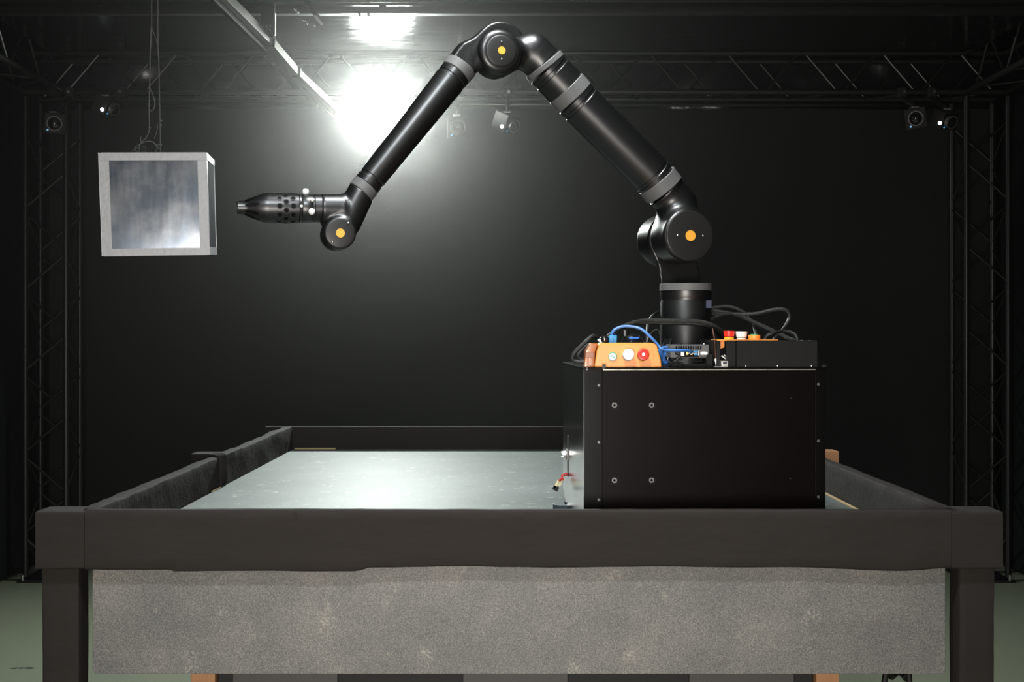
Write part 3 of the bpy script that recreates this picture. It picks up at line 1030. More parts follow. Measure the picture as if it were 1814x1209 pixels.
lathe_part('ring', U2, U3, R1 * 1.01, R1 * 1.01, 'band_grey')
Ls = (U4 - U3).length
lathe_part('elbow_sleeve', U3, U4, R1 * .985, R1 * .98, 'black_arm', [(Ls - .020, .014, .0022)])
lathe_part('ring', U4, U5, R1 * 1.0, R1 * 1.0, 'band_grey')
# --- elbow
ELF = PP(888, 90, .075)
EL = np.array(ELF) - A * .075
RE = pr(40.5, ELF)
def f_e1(p):     # upper-arm side
    drum = sd_cyl(p, EL + A * .022, A, .052, RE, .020)
    e = np.array(U5)
    dd = np.array((U5 - U3).normalized())
    r0 = pr(37, U5)
    stub = smin(sd_cone(p, e - dd * .01, e + dd * .045, r0, r0 * .80), sd_cone(p, e + dd * .045, EL + A * .005, r0 * .80, RE * .55), .03)
    d_ = smin(stub, drum, .030)
    d_ = np.maximum(d_, -sd_half(p, e, dd))
    return np.maximum(d_, -((p - EL) @ A + .028))
lo_ = np.minimum(np.array(U5), EL) - .13
hi_ = np.maximum(np.array(U5), EL) + .13
sdf_obj('elbow_upper', f_e1, lo_, hi_, 'black_arm', arm)
TF = -.060
F0, F1 = PP(818, 116, TF), PP(807.5, 129.5, TF)
F2, F3 = PP(649, 328.5, TF), PP(638.5, 341, TF)
RF0, RF2 = pr(29, F0), pr(24.5, F2)
ELR = PP(884, 87, -.072)
def f_e2(p):     # forearm side
    drum = sd_cyl(p, np.array(ELR), A, .045, pr(45, ELR), .016)
    e = np.array(F0)
    dd = np.array((F0 - F1).normalized())
    stub = smin(sd_cone(p, e - dd * .01, e + dd * .035, RF0 * .98, RF0 * .80), sd_cone(p, e + dd * .035, np.array(ELR), RF0 * .80, RE * .60), .03)
    d_ = smin(stub, drum, .045)
    d_ = np.maximum(d_, -sd_half(p, e, dd))
    return np.maximum(d_, (p - EL) @ A + .031)
lo_ = np.minimum(np.array(F0), EL) - .13
hi_ = np.maximum(np.array(F0), EL) + .13
sdf_obj('elbow_lower', f_e2, lo_, hi_, 'black_arm', arm)
lathe_part('ring', F0, F1, RF0 * 1.01, RF0 * 1.0, 'band_grey')
Lf = (F2 - F1).length
lathe_part('forearm_tube', F1, F2, RF0 * .98, RF2 * .97, 'black_arm', [(.024, .012, .0018), (Lf - .024, .012, .0018)])
lathe_part('ring', F2, F3, RF2 * 1.01, RF2 * 1.0, 'band_grey')
# --- wrist
WF = PP(603, 413, -.002)
WR = np.array(WF) - A * (-.002)
G0 = PP(606, 370, TF)
GA = PP(528, 370, TF)
gd = (GA - G0).normalized()
WN = PP(624, 366, TF)
RW = pr(29, WF)
def f_w(p):
    e = np.array(F3)
    dd = np.array((F3 - F2).normalized())
    tube = sd_cone(p, e - dd * .01, np.array(PP(613, 393, TF)), RF2 * .98, pr(28, WF))
    drum = sd_cyl(p, WR + A * (-.052), A, .046, RW, .008)
    bulge = sd_cyl(p, np.array(PP(589, 371, TF)), np.array(gd), pr(23, WF), pr(27.5, WF), .010)
    d_ = smin(smin(tube, bulge, .014), drum, .016)
    return np.maximum(d_, -sd_half(p, e, dd))
lo_ = np.minimum(np.minimum(np.array(F3), WR), np.array(G0)) - .10
hi_ = np.maximum(np.maximum(np.array(F3), WR), np.array(G0)) + .09
sdf_obj('wrist', f_w, lo_, hi_, 'black_arm', arm, .003)
# --- joint caps with orange dots
def cap(c, r, m, ring=True, dot=.0155, pins=()):
    cp_ = obj('joint_cap', B().lathe(c - AV * .004, c + AV * .006, [(0, r), (.0055, r), (.0068, r - .0012), (.0076, r - .004), (.0086, r * .75), (.0094, r * .5), (.0098, r * .25), (.0100, r * .05)], 56), m, arm)
    obj('dot', B().cyl(c + AV * .0050, c + AV * .0066, dot, n=32), 'orange_dot', cp_)
    e1 = Vector((math.cos(PSI), math.sin(PSI), 0))
    for (x_, z_) in pins:
        q_ = c + e1 * x_ + Vector((0, 0, z_))
        obj('pin', B().sphere(q_ + AV * .0054, .0032, 10), 'steel', cp_)
    return cp_
SHF = Vector(SH + A * .089)
cap(SHF, .0755, 'cap_black', dot=.0160, pins=((-.041, 0), (.041, 0)))
cap(Vector(EL + A * .074), pr(28, ELF), 'cap_black', dot=.0112, pins=((0, .025), (0, -.025)))
cap(WF - AV * .006, RW * .93, 'cap_black', dot=.0125, pins=((-.022, -.026), (.022, .029)))
# --- gripper
gr_r = pr(24.5, G0)
def gp(px, dy=0.0):
    p = PP(px, 369.5 + dy, TF)
    return p
lathe_part('gripper_mount', G0 + Vector((.02, .004, 0)), gp(556), gr_r, gr_r, 'black_arm')
lathe_part('marker_collar', gp(556), gp(528.5), gr_r * 1.02, gr_r * 1.02, 'black_arm', [(.004, .006, .001), (.036, .004, .001)])
Lg = (gp(528.5) - gp(419.5)).length
k = Lg / (528.5 - 419.5)
def gs(px):
    return (528.5 - px) * k
pxm = 1 / (F / G0.y)
shell = obj('gripper_shell', B().lathe(gp(528.5), gp(419.5, -1.5), [(0, 23 * pxm), (.001, 26 * pxm), (gs(474), 26 * pxm), (gs(466), 25 * pxm), (gs(452), 20 * pxm), (gs(440), 14 * pxm), (gs(434), 12 * pxm), (gs(420.5), 11.5 * pxm), (gs(419.5), 10.5 * pxm), (gs(420.2), 8.5 * pxm), (gs(436), 8 * pxm)], 48), 'black_arm', arm)
gx = (gp(419.5, -1.5) - gp(528.5)).normalized()
e_s = gx.cross(Vector((0, 0, 1))).normalized()
e_u = e_s.cross(gx).normalized()
if e_u.z < 0:
    e_u = -e_u
toward = AV if e_s.dot(AV) > 0 else AV
e_f = -e_s if e_s.y > 0 else e_s    # towards the viewer
def on_shell(px, ang, r):
    """point on the shell at the column px, ang degrees up from the viewer-facing side"""
    a_ = math.radians(ang)
    return gp(528.5) + gx * gs(px) + (e_f * math.cos(a_) + e_u * math.sin(a_)) * r, (e_f * math.cos(a_) + e_u * math.sin(a_))
for row, px in enumerate((517, 504.5, 493)):
    for kk in range(-4, 5):
        an = kk * 34 + (17 if row % 2 else 0) + 3
        if abs(an) > 100:
            continue
        c_, n_ = on_shell(px, an, 25.2 * pxm)
        h_ = B().ring(c_, c_ + n_ * (1.3 * pxm), 5.6 * pxm, 4.3 * pxm, 6)
        hx = obj('hexagon_rim', h_, 'dark_metal', shell)
        obj('hexagon_hole', B().cyl(c_, c_ + n_ * (.95 * pxm), 4.3 * pxm, n=6), 'pc_dark', shell)
for an in (14, -32, 62, -76):     # slots of the nose
    c0_, n0_ = on_shell(433, an, 12.6 * pxm)
    c1_, n1_ = on_shell(457, an, 22.2 * pxm)
    m_ = (c0_ + c1_) / 2
    dl = (c1_ - c0_)
    sd = dl.cross(n0_).normalized()
    vv = []
    for i in range(16):
        t_ = 2 * math.pi * i / 16
        vv.append(m_ + dl * (.5 * math.cos(t_)) + sd * (3.0 * pxm * math.sin(t_)))
    nn = sd.cross(dl).normalized()
    if nn.dot(n0_) < 0:
        nn = -nn
    obj('nose_slot', B().prism([q - nn * .0015 for q in vv], nn * .0024), 'pc_dark', shell)
for (px, an, rr, sz_) in ((542, 88, 29, 5.8), (549, -16, 28, 5.8), (550.5, 28, 27.5, 3.6), (531, 3, 26.5, 2.6)):
    c_, n_ = on_shell(px, an, rr * pxm)
    ms = obj('marker', B().sphere(c_ + n_ * .001, sz_ * pxm, 20), 'marker_ball', arm)
    obj('marker_stud', B().cyl(c_ - n_ * (6 * pxm), c_, 1.6 * pxm, n=10), 'steel', ms)
c_, n_ = on_shell(531, 14, 25.5 * pxm)
obj('side_bracket', B().box(c_ - Vector((.006, .004, .008)), c_ + Vector((.006, .003, .006)), .001), 'black_matte', arm)

# ================================================================== HANGING MIRROR BOX
DC = 3.60
cube_s = .297
cw, chh, cdp = .294, .290, .29
cc = P(274, 362, DC)
MC = Matrix.Translation((cc.x, cc.y, cc.z)) @ Matrix.Rotation(math.radians(9.0), 4, 'Z') @ Matrix.Rotation(math.radians(3.5), 4, 'X') @ Matrix.Rotation(math.radians(-1.4), 4, 'Y')
mb_ = thing('mirror_cube', (cc.x, cc.y + cdp / 2, cc.z - chh / 2), 'clouded mirror cube with pale taped edges hanging at the left', 'cube')
def cobj(name, b, m, par=mb_):
    return obj(name, b, m, par, M=MC)
hw, hh = cw / 2, chh / 2
t_ = .003
fp = cobj('front_panel', B().box((-hw, 0, -hh), (hw, t_, hh), .0006), 'mirror_film')
cobj('right_panel', B().box((hw - t_, t_, -hh), (hw, cdp, hh), .0006), 'acrylic_side')
cobj('left_panel', B().box((-hw, t_, -hh), (-hw + t_, cdp, hh), .0006), 'acrylic_side')
cobj('bottom_panel', B().box((-hw + t_, t_, -hh), (hw - t_, cdp, -hh + t_), .0006), 'acrylic_side')
cobj('top_panel', B().box((-hw + t_, t_, hh - t_), (hw - t_, cdp, hh), .0006), 'acrylic_side')
cobj('back_panel', B().box((-hw + t_, cdp - t_, -hh + t_), (hw - t_, cdp, hh - t_), .0006), 'mirror_film')
tw = .0262
tt = .0007
for lo2, hi2 in (((-hw - .0012, -hh), (-hw + tw, hh)), ((hw - tw * .97, -hh), (hw + .0008, hh))):
    cobj('tape_strip', B().box((lo2[0], -tt, lo2[1]), (hi2[0], -.0001, hi2[1]), .0002), 'tape')
for z0_, z1_ in ((hh - .0215, hh + .0008), (-hh - .0008, -hh + .0205)):
    cobj('tape_strip', B().box((-hw + tw * .2, -tt * 1.9, z0_), (hw - tw * .1, -tt * 1.05, z1_), .0002), 'tape')
cobj('tape_strip', B().box((hw + .0001, -.0005, -hh), (hw + .0010, .020, hh), .0002), 'tape')
for z0_, z1_ in ((hh - .020, hh), (-hh, -hh + .022)):
    cobj('tape_strip', B().box((hw + .0011, .002, z0_), (hw + .0017, cdp, z1_), .0002), 'tape_edge')
cobj('tape_strip', B().box((hw + .0001, cdp - .008, -hh), (hw + .0010, cdp + .001, hh), .0002), 'tape_edge')
cobj('tape_strip', B().box((-hw - .0020, -.0016, -hh), (-hw - .0013, .018, hh), .0002), 'tape_edge')

# cords that carry the cube
def ctube(pts, r=.0018, dd=DC + .10):
    return B().tube([P(x_, y_, dd) for x_, y_ in pts], r, 6, 4)
zc = 4.30
hc = thing('hanging_rope', P(266, 268, DC + .1), 'pair of thin knotted black cords holding up the mirror cube', 'rope')
top1 = P(268, -20, DC + .1); top1.z = zc
top2 = P(280, -20, DC + .1); top2.z = zc
DD = DC + .10
def cord(name, pts, r=.0018):
    obj(name, B().tube([p if isinstance(p, Vector) else P(p[0], p[1], DD) for p in pts], r, 6, 4), 'cord', hc)
cord('cord_strand', [top1, (268.5, 0), (267.5, 50), (266, 90), (265, 155), (264, 190), (264.5, 228), (259, 244), (248, 256), (246, 270)])
cord('cord_strand', [top2, (279.5, 0), (281, 95), (283, 200), (284, 258), (284, 271)])
cord('cord_loop', [(268, 50), (272, 58), (278, 76), (281, 95)], .0014)
cord('cord_loop', [(264.5, 156), (270, 166), (274, 182), (271, 195), (264.5, 196)], .0014)
cord('cord_loop', [(249, 255), (258, 251.5), (268, 251), (275, 256), (278, 262), (275, 271)], .0018)
cord('cord_loop', [(247, 257), (240, 260), (239, 266), (244, 271)], .0016)
cord('cord_loop', [(251, 270), (257, 268), (258, 262), (253, 260)], .0014)
cord('cord_loop', [(279, 221), (278, 232), (273, 245)], .0014)
cord('cord_loop', [(250, 242), (249, 249), (252, 253)], .0012)
cord('cord_loop', [(232, 270), (238, 264), (243, 262)], .0012)
cord('cord_loop', [(284, 257), (280, 256), (279, 262), (284, 264)], .0016)
for x_, y_ in ((268, 50), (264.5, 156), (265, 227), (285, 214), (284.5, 222), (285, 257), (247, 257)):
    obj('knot', B().sphere(P(x_, y_, DD), .0034, 10), 'cord', hc)

# ================================================================== THINGS ON THE BOX
# ---- orange control station on its side
D1 = 3.475
def Q(px, py, d_=D1):
    return P(px, py, d_)
zbase = ZBT + .0005
oc = thing('control_station', (Q(1104, 0).x, D1 + .04, ZBT), 'orange control station with white, red and green buttons at the front edge of the box', 'control station', 'orange control stations')
def zq(py):
    return H - (py - HY) * D1 / F
x = lambda px: (px - CX) * D1 / F
body = [(x(1053), D1, zbase), (x(1172.5), D1, zbase), (x(1171), D1, zq(638)), (x(1164), D1, zq(612)), (x(1158), D1, zq(608)), (x(1062), D1, zq(608)), (x(1057), D1, zq(622))]
ob = obj('body', B().prism(body, (0, .085, 0), .0045), 'orange', oc)
obj('face_plate', B().prism([(x(1067), D1 - .0012, zbase + .001), (x(1160), D1 - .0012, zbase + .001), (x(1155), D1 - .0012, zq(612)), (x(1063), D1 - .0012, zq(611))], (0, .004, 0), .0008), 'orange', oc)
obj('end_cap', B().prism([(x(1035), D1 + .006, zbase), (x(1053.5), D1 + .006, zbase), (x(1054.5), D1 + .006, zq(624)), (x(1060), D1 + .006, zq(608.5)), (x(1046), D1 + .006, zq(608.5)), (x(1037.5), D1 + .006, zq(622))], (0, .07, 0), .003), 'amber', oc)
obj('cap_insert', B().box((x(1037.5), D1 + .0045, zq(634)), (x(1052), D1 + .006, zq(624)), .0008), 'amber_dark', oc)
for a_, b_ in ((1037.5, 1043), (1045, 1051)):
    obj('cap_rib', B().box((x(a_), D1 + .0048, zq(648)), (x(b_), D1 + .006, zq(634.5)), .0006), 'amber', oc)
c = Q(1085, 632, D1 - .001)
gb = obj('round_button', B().cyl(c, c + Vector((0, -.006, 0)), 7.8 * D1 / F, n=32, bev=.001), 'green_plastic', oc)
obj('button_face', B().cyl(c + Vector((-.0006, -.0058, -.0004)), c + Vector((-.0006, -.0072, -.0004)), 6.4 * D1 / F, n=32), 'white_plastic', gb)
for dx, dz in ((-.0025, .0015), (.003, -.0020)):
    obj('button_mark', B().cyl(c + Vector((dx, -.0070, dz)), c + Vector((dx, -.0077, dz)), .0021, n=14), 'green_plastic', gb)
def mushroom(px, py, rp_, m, collar, face_mark=False):
    c = Q(px, py + 4, D1 - .001)
    ax = Vector((0, -1, .16)).normalized()
    col = obj('button_collar', B().cyl(c, c + ax * .012, (rp_ - .5) * D1 / F, n=36, bev=.001), collar, oc)
    r_ = rp_ * D1 / F
    c2 = c + ax * .013
    hd = obj('mushroom_button', B().lathe(c2, c2 + ax, [(0, r_ * .82), (.003, r_ * .86), (.006, r_), (.013, r_ * 1.02), (.016, r_ * .95), (.0175, r_ * .7)], 40), m, oc)
    if face_mark:
        c3 = c2 + ax * .0165
        obj('button_mark', B().cyl(c3, c3 + ax * .0018, r_ * .28, n=20), 'white_plastic', hd)
        q_ = ax.to_track_quat('Z', 'Y')
        for a0 in (20, 140, 260):
            seg = []
            for i in range(9):
                an = math.radians(a0 + i * 9)
                seg.append(c3 - ax * .0006 + q_ @ Vector((math.cos(an) * r_ * .82, math.sin(an) * r_ * .82, 0)))
            obj('button_mark', B().tube(seg, .0008, 6, 2), 'white_plastic', hd)
mushroom(1112, 627, 10.2, 'white_plastic', 'white_plastic')
mushroom(1138, 627, 10.2, 'red_plastic', 'yellow_plastic', True)

# ---- black tray with a second orange station standing in it
D2 = 3.485
tx = lambda px: (px - CX) * D2 / F
tz = lambda py: H - (py - HY) * D2 / F
zb2 = ZBT + .0005
tr = thing('open_tray', (tx(1370), D2 + .1, ZBT), 'open black metal tray holding the second orange control station', 'tray')
obj('front_wall', B().box((tx(1305), D2, zb2), (tx(1448), D2 + .004, tz(603.5)), .0008), 'tray_black', tr)
obj('left_wall', B().box((tx(1305), D2 + .004, zb2), (tx(1305) + .004, D2 + .20, tz(603.5)), .0008), 'tray_black', tr)
obj('right_wall', B().box((tx(1448) - .004, D2 + .004, zb2), (tx(1448), D2 + .20, tz(603.5)), .0008), 'tray_black', tr)
obj('back_wall', B().box((tx(1305) + .004, D2 + .196, zb2), (tx(1448) - .004, D2 + .20, tz(603.5)), .0008), 'tray_black', tr)
obj('side_flange', B().box((tx(1288), D2 + .012, zb2), (tx(1304.5), D2 + .015, tz(604)), .0008), 'tray_black', tr)
obj('bottom_flange', B().box((tx(1305), D2 - .006, zb2), (tx(1447), D2 - .0004, zb2 + .0022), .0006), 'tray_black', tr)
for px in (1321, 1377, 1437):
    obj('rivet', B().sphere((tx(px), D2 - .003, zb2 + .003), .0032, 10), 'steel', tr)
bk = obj('mounting_bracket', B().box((tx(1258), D2 + .10, zb2), (tx(1275), D2 + .104, tz(603)), .0006).box((tx(1258), D2 + .05, tz(604.4)), (tx(1276), D2 + .104, tz(603)), .0004).box((tx(1274), D2 + .045, zb2), (tx(1281), D2 + .05, tz(603)), .0006), 'tray_black',
    label='black angle bracket beside the open tray', cat='bracket')
o2 = thing('control_station', (tx(1340), D2 + .09, ZBT + .004), 'orange control station facing up inside the black tray', 'control station', 'orange control stations')
zo = tz(602)
obj('body', B().box((tx(1308), D2 + .03, zb2 + .003), (tx(1382), D2 + .15, zo - .004), .004), 'orange', o2)
obj('lid', B().box((tx(1274), D2 + .03, zo - .0035), (tx(1383), D2 + .15, zo), .001), 'orange', o2)
obj('side_skirt', B().prism([(tx(1281), D2 + .06, tz(605)), (tx(1290), D2 + .06, tz(605)), (tx(1290), D2 + .06, tz(616)), (tx(1282), D2 + .06, tz(619))], (0, .05, 0), .001), 'orange', o2)
yb = D2 + .07
sc2 = (yb) / F
def upbtn(px, r_px, h_cap, m, collar, ch_, top=None):
    c = Vector(((px - CX) * yb / F, yb, zo))
    k_ = obj('button_collar', B().cyl(c, c + Vector((0, 0, ch_)), r_px * .86 * sc2, n=32, bev=.0006), collar, o2)
    if h_cap:
        z0_ = c + Vector((0, 0, ch_ + .002))
        hd = obj('mushroom_button', B().lathe(z0_, z0_ + Vector((0, 0, 1)), [(0, r_px * .90 * sc2), (.003, r_px * .94 * sc2), (h_cap - .002, r_px * 1.04 * sc2), (h_cap, r_px * .99 * sc2)], 36), m, o2)
        obj('button_stem', B().cyl(c + Vector((0, 0, ch_)), z0_, r_px * .7 * sc2, n=24), 'black_matte', hd)
    return c
upbtn(1291.5, 9.6, .0155, 'red_plastic', 'yellow_plastic', .0065)
upbtn(1313.5, 9.8, .0155, 'white_plastic', 'white_plastic', .005)
c = upbtn(1336, 12.6, 0, 'orange', 'orange', .0125)
obj('round_button', B().cyl(c + Vector((0, 0, .0125)), c + Vector((0, 0, .0150)), 6.5 * sc2, n=28, bev=.0006), 'green_plastic', o2)

# ---- small computer on its stand
D3 = 3.52
cx3 = lambda px: (px - CX) * D3 / F
cz3 = lambda py: H - (py - HY) * D3 / F
pc = thing('mini_computer', (cx3(1222), D3 + .05, ZBT), 'small grey vented computer board with ports standing in front of the arm base', 'computer')
zb3 = ZBT + .0005
obj('case', B().box((cx3(1187.5), D3, cz3(634)), (cx3(1256), D3 + .10, cz3(611)), .0012), 'pc_grey', pc)
for i in range(11):
    px = 1197 + i * 4.3
    obj('vent', B().box((cx3(px), D3 - .0006, cz3(619.5)), (cx3(px + 2.6), D3 + .001, cz3(613.2))), 'pc_dark', pc)
obj('port_bay', B().box((cx3(1204), D3 - .0008, cz3(633)), (cx3(1238), D3 + .001, cz3(622))), 'pc_dark', pc)
for a_, b_, c1, c2, m in ((1215.5, 1219, 624, 629, 'gold'), (1223, 1226.5, 624, 629, 'gold'), (1206, 1212, 624, 631, 'steel'), (1228, 1236, 622, 625, 'blue_plug'), (1229, 1236, 627, 629.5, 'blue_plug'), (1216, 1236, 625.6, 626.6, 'steel'), (1237, 1238.6, 622, 630, 'steel')):
    obj('port', B().box((cx3(a_), D3 - .0022, cz3(c2)), (cx3(b_), D3 - .0004, cz3(c1)), .0003), m, pc)
obj('cable_plug', B().box((cx3(1240), D3 - .012, cz3(629.5)), (cx3(1253), D3 - .0005, cz3(623.5)), .0035, seg=4), 'white_plastic', pc)
obj('power_socket', B().cyl((cx3(1199), D3 - .001, cz3(626)), (cx3(1199), D3 - .010, cz3(626)), 3.4 * D3 / F, n=18), 'pc_dark', pc)
obj('stand_post', B().box((cx3(1189), D3 + .002, zb3), (cx3(1200), D3 + .08, cz3(634.2)), .0008), 'tray_black', pc)
obj('stand_post', B().box((cx3(1251), D3 - .002, zb3), (cx3(1262), D3 + .08, cz3(628)), .0008), 'tray_black', pc)
obj('stand_rail', B().box((cx3(1200.2), D3 + .001, zb3), (cx3(1250.8), D3 + .006, cz3(645)), .0006), 'tray_black', pc)
for px in (1203.5, 1207.5, 1249):
    obj('thumb_screw', B().cyl((cx3(px), D3 + .02, cz3(611)), (cx3(px), D3 + .02, cz3(608.5)), .0026, n=12), 'black_matte' if px < 1240 else 'steel', pc)
sd_ = thing('metal_plug', (Q(1284, 0).x, 3.50, ZBT), 'loose silver data plug lying in front of the tray', 'plug')
obj('shell', B().box((Q(1280, 0).x, 3.492, zb3), (Q(1292, 0).x, 3.53, zq(640)), .0008), 'steel', sd_)
obj('socket', B().box((Q(1282.5, 0).x, 3.4912, zq(646)), (Q(1289.5, 0).x, 3.4935, zq(642))), 'sticker_blue', sd_)
obj('base_strip', B().box((Q(1268, 0).x, 3.491, zb3), (Q(1280, 0).x, 3.53, zb3 + .0022), .0004), 'steel', sd_)
s2 = thing('metal_clip', (Q(1277, 0).x, 3.52, ZBT), 'bent silver clip leaning beside the loose data plug', 'clip')
obj('arm', B().prism([Q(1277, 631, 3.535), Q(1280, 629.5, 3.535), Q(1290.5, 638, 3.535), Q(1289, 640, 3.535)], (0, .008, 0), .0004), 'steel', s2)
obj('arm', B().prism([Q(1282, 629, 3.540), Q(1283.5, 628.3, 3.540), Q(1291.5, 635.5, 3.540), Q(1290.5, 636.5, 3.540)], (0, .008, 0), .0003), 'steel', s2)
obj('claw', B().prism([Q(1266, 636, 3.535), Q(1269, 635, 3.535), Q(1270.5, 643, 3.535), (Q(1268.5, 0, 3.535).x, 3.535, zb3)], (0, .010, 0), .0005), 'steel', s2)
obj('block', B().prism([Q(1269, 636, 3.536), Q(1277, 632, 3.536), Q(1284, 640, 3.536), (Q(1279, 0, 3.536).x, 3.536, zb3), (Q(1270, 0, 3.536).x, 3.536, zb3)], (0, .012, 0), .0006), 'pc_dark', s2)

# ---- game controller behind the orange station
D4 = 3.60
gc = thing('game_controller', (Q(1126, 0, D4).x, D4 + .05, ZBT), 'glossy black hand controller with a blue light bar behind the orange station', 'controller')
g = lambda px, py, dd=D4: P(px, py, dd)
zb4 = ZBT + .0005
gx0, gx1 = g(1102, 0).x, g(1146, 0).x
def gbody():
    v, f = [], []
    nU, nV = 28, 12
    for i in range(nU):
        u = i / (nU - 1)
        xx = gx0 + (gx1 - gx0) * u
        s_ = math.sin(math.pi * min(max(u, .03), .97)) ** .35
        for j in range(nV):
            a_ = 2 * math.pi * j / nV
            rz = .020 * s_ + .014 * (math.exp(-((u - .08) / .12) ** 2) + math.exp(-((u - .92) / .12) ** 2)) * .3
            v.append((xx, D4 + .05 + .034 * s_ * math.cos(a_), ZBT + .0475 + .0470 * s_ * math.sin(a_)))
    for i in range(nU - 1):
        for j in range(nV):
            l = (j + 1) % nV
            f.append((i * nV + j, i * nV + l, (i + 1) * nV + l, (i + 1) * nV + j))
    f.append(tuple(range(nV - 1, -1, -1)))
    f.append(tuple((nU - 1) * nV + j for j in range(nV)))
    return B().raw(v, f)
obj('body', gbody(), 'film', gc, angle=80)
obj('light_bar', B().box(g(1114, 600.5, D4 + .013), g(1132, 597.5, D4 + .018), .0008), 'blue_light', gc)
for px in (1106, 1142):
    zt_ = ZBT + .048
    obj('grip', B().tube([(g(px, 0).x, D4 + .07, zt_), (g(px - 2 if px < 1120 else px + 2, 0).x, D4 + .09, ZBT + .035), (g(px - 4 if px < 1120 else px + 4, 0).x, D4 + .12, ZBT + .018)], .016, 12), 'black_arm', gc)
obj('thumb_stick', B().cyl((g(1110, 0).x, D4 + .05, ZBT + .084), (g(1110, 0).x, D4 + .05, ZBT + .104), .011, n=20, bev=.002), 'black_arm', gc)

# ---- round knob, blue plug and cables
kn = thing('round_knob', (Q(1070, 0, 3.58).x, 3.58, ZBT), 'black round knob with a pale crumpled wrap behind the orange station', 'knob')
cK = P(1071, 601, 3.58)
obj('knob_head', B().lathe((cK.x, cK.y, cK.z - .010), (cK.x, cK.y, cK.z + 1), [(0, .010), (.003, .0135), (.012, .0140), (.018, .010), (.020, .004)], 24), 'film', kn)
obj('knob_stem', B().cyl((cK.x, cK.y, ZBT), (cK.x, cK.y, cK.z - .009), .006, n=14), 'black_matte', kn)
obj('pale_wrap', B().lathe((cK.x - .015, cK.y, cK.z - .012), (cK.x + .004, cK.y, cK.z + .006), [(0, .002), (.003, .011), (.010, .009), (.014, .012), (.018, .004)], 9), 'white_plastic', kn, angle=10)
bp_ = thing('blue_plug', (Q(1088, 0, 3.57).x, 3.57, ZBT), 'bright blue cable plug behind the orange station', 'plug')
obj('plug_body', B().box(P(1079, 609, 3.565), P(1092, 594, 3.59), .002), 'blue_plug', bp_)
obj('plug_latch', B().box(P(1087.5, 608, 3.556), P(1091.5, 596.5, 3.5645), .0008), 'blue_plug', bp_)
obj('plug_boot', B().box((P(1079, 0, 3.57).x, 3.568, ZBT + .0005), (P(1088, 0, 3.57).x, 3.586, P(0, 609.3, 3.57).z), .001), 'pc_dark', bp_)

def cable(name, pts, r, m, label, n=8):
    return obj(name, B().tube(pts, r, n, 6), m, label=label, cat='cable')
cable('network_cable', [P(1083, 593.5, 3.575), P(1088, 585, 3.575), P(1100, 579.5, 3.575), P(1115, 578.5, 3.57), P(1135, 583, 3.56), P(1152, 597, 3.55), P(1163, 609, 3.545), P(1172, 619, 3.535), P(1182, 621, 3.50), P(1205, 621, 3.49), P(1221, 622, 3.505), P(1224, 625, 3.516)], .0040, 'cable_blue',
      'blue network cable arching from the plug to the small computer')
coil = []
for i in range(44):
    a_ = i * .55
    coil.append(Vector((P(1174, 0, 3.60).x + .013 * math.cos(a_) + .0004 * i, 3.60 + .018 * math.sin(a_ * .5 + 1), ZBT + .031 + .024 * math.sin(a_))))
cable('network_cable_coil', coil, .0034, 'cable_blue', 'coiled blue network cable between the orange station and the computer', 7)
cable('power_lead', [P(1198, 626, 3.508), P(1204, 629, 3.495), P(1203, 634, 3.49), P(1195, 641, 3.49), P(1188, 643, 3.50), P(1184, 637, 3.51), P(1188, 630, 3.54)], .0030, 'cable_black', 'thin black power lead looping under the small computer')
yb5 = 3.70
cable('braided_cable', [P(1049, 640, 3.62), P(1064, 612, 3.66), P(1085, 590, yb5), P(1108, 577, yb5), P(1135, 569, yb5), P(1165, 568, yb5), P(1200, 569, yb5), P(1235, 569.5, yb5), P(1258, 575, 3.71), P(1275, 585, 3.74), P(1288, 600, 3.78)], .0062, 'cable_braid', 'thick braided grey cable running across the front of the arm base')
cable('braided_cable', [P(1060, 640, 3.66), P(1080, 604, 3.69), P(1105, 581, 3.715), P(1135, 572.5, 3.715), P(1200, 573.5, 3.715), P(1240, 575, 3.72), P(1262, 582, 3.74), P(1282, 603, 3.79)], .0050, 'cable_black', 'black cable lying just below the thick braided cable')
cable('thin_lead', [P(1176, 551, 3.94), P(1166, 553, 3.92), P(1156, 560, 3.88), P(1148, 575, 3.84), P(1146, 600, 3.80), P(1146, 640, 3.78)], .0046, 'cable_black', 'black cable dropping behind the left of the arm base')
cable('thin_lead', [P(1145, 612, 3.60), P(1150, 596, 3.62), P(1158, 586, 3.62), P(1165, 585, 3.62), P(1169, 592, 3.62), P(1171, 612, 3.61), P(1172, 640, 3.60)], .0018, 'cable_black', 'thin black wire loop left of the arm base')
cable('black_cable', [P(1058, 598, 3.62), P(1050, 596, 3.61), P(1040, 604, 3.60), P(1026, 617, 3.60), P(1017, 627, 3.60), P(1014, 635, 3.60), P(1018, 640, 3.60), P(1030, 642, 3.60), P(1046, 641, 3.60)], .0060, 'cable_black', 'black cable bulging out at the left end of the orange station')
cable('black_cable', [P(1072, 640, 3.66), P(1060, 630, 3.66), P(1044, 612, 3.66), P(1032, 619, 3.66), P(1024, 632, 3.66), P(1036, 640, 3.66), P(1060, 642, 3.66)], .0050, 'cable_black', 'second black cable behind the bulging cable left of the orange station')
yR = 3.86
cable('arm_cable', [P(1256, 547, yR), P(1270, 544, yR), P(1290, 543, yR), P(1310, 549, yR), P(1325, 560, yR), P(1336, 580, yR), P(1341, 605, 3.80), P(1345, 640, 3.76)], .0050, 'cable_black', 'upper black cable leaving the right of the arm base')
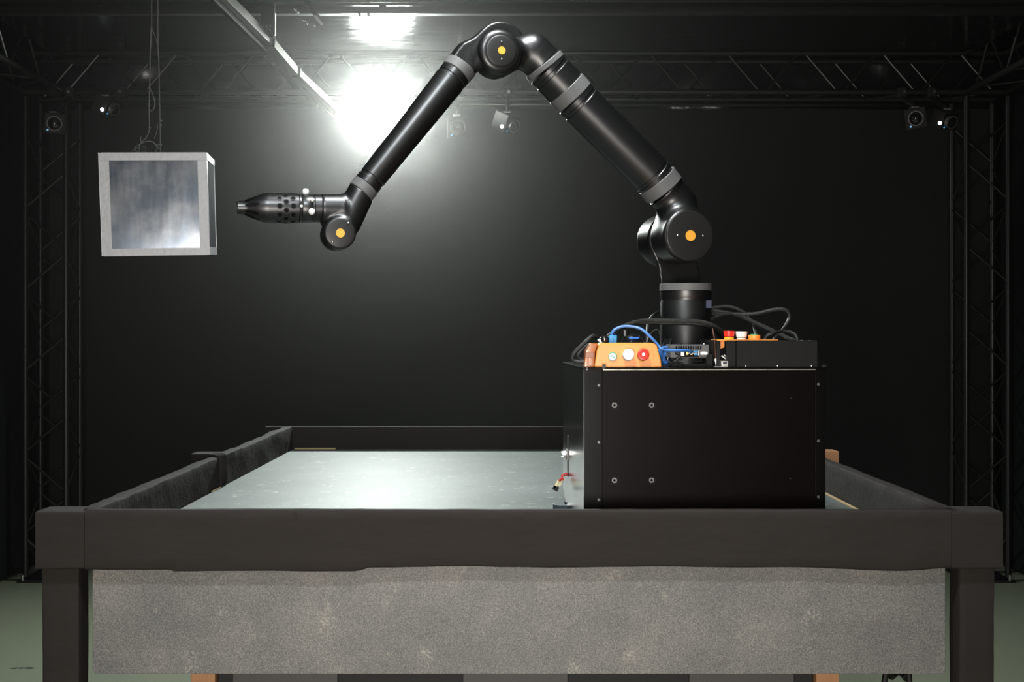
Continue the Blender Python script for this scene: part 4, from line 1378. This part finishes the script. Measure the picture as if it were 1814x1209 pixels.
cable('arm_cable', [P(1256, 549, yR), P(1275, 552, yR), P(1305, 557, yR), P(1340, 556, yR), P(1365, 550, yR), P(1385, 548, yR), P(1396, 553, yR), P(1398, 565, yR), P(1392, 578, 3.84), P(1382, 591, 3.80), P(1370, 606, 3.72), P(1366, 640, 3.70)], .0062, 'cable_black', 'black cable making the big loop right of the arm base')
cable('arm_cable', [P(1256, 553, yR), P(1280, 555, yR), P(1310, 560, yR), P(1340, 573, 3.84), P(1370, 587, 3.80), P(1395, 599, 3.74), P(1412, 608, 3.70), P(1430, 640, 3.68)], .0060, 'cable_braid', 'braided cable sloping down into the right end of the tray')
cable('arm_cable', [P(1256, 556, yR), P(1285, 557, yR), P(1320, 566, 3.88), P(1355, 583, 3.84), P(1380, 595, 3.78), P(1400, 607, 3.74), P(1405, 640, 3.72)], .0050, 'cable_black', 'black cable beside the braided cable sloping into the tray')
cable('arm_cable', [P(1254, 572, 3.84), P(1266, 562, 3.84), P(1282, 557, 3.85), P(1300, 556, 3.86)], .0052, 'cable_braid', 'short braided cable curling out below the arm socket')
cable('arm_cable', [P(1352, 640, 3.66), P(1356, 601, 3.66), P(1368, 592, 3.66), P(1385, 587, 3.68), P(1402, 590, 3.68), P(1412, 600, 3.66), P(1418, 640, 3.64)], .0052, 'cable_black', 'black cable arching low over the tray')
obj('ribbon_wire', B().tube([P(1262, 582, 3.66), P(1264, 592, 3.655), P(1266, 603, 3.65), P(1268, 640, 3.64)], .0020, 6), 'wire_brown', label='thin red brown wire beside the bracket right of the arm base', cat='wire')

# ================================================================== thin scattering volume added to imitate lens glare around the lamp
hz = bpy.data.materials.new('glare_haze')
hz.use_nodes = True
nt = hz.node_tree
nt.nodes.remove(nt.nodes['Principled BSDF'])
vsn = nt.nodes.new('ShaderNodeVolumeScatter')
vsn.inputs['Color'].default_value = (1.0, 1.0, 0.98, 1)
vsn.inputs['Density'].default_value = 0.0085
vsn.inputs['Anisotropy'].default_value = 0.885
nt.links.new(vsn.outputs['Volume'], nt.nodes['Material Output'].inputs['Volume'])
MATS['glare_haze'] = hz
hzo = obj('glare_haze', B().box((-3.45, 4.3, 0.02), (3.5, 9.40, 3.57)), 'glare_haze', label='thin pale scattering volume added in the hall to imitate lens glare around the lamp', cat='glare_haze', kind='stuff')
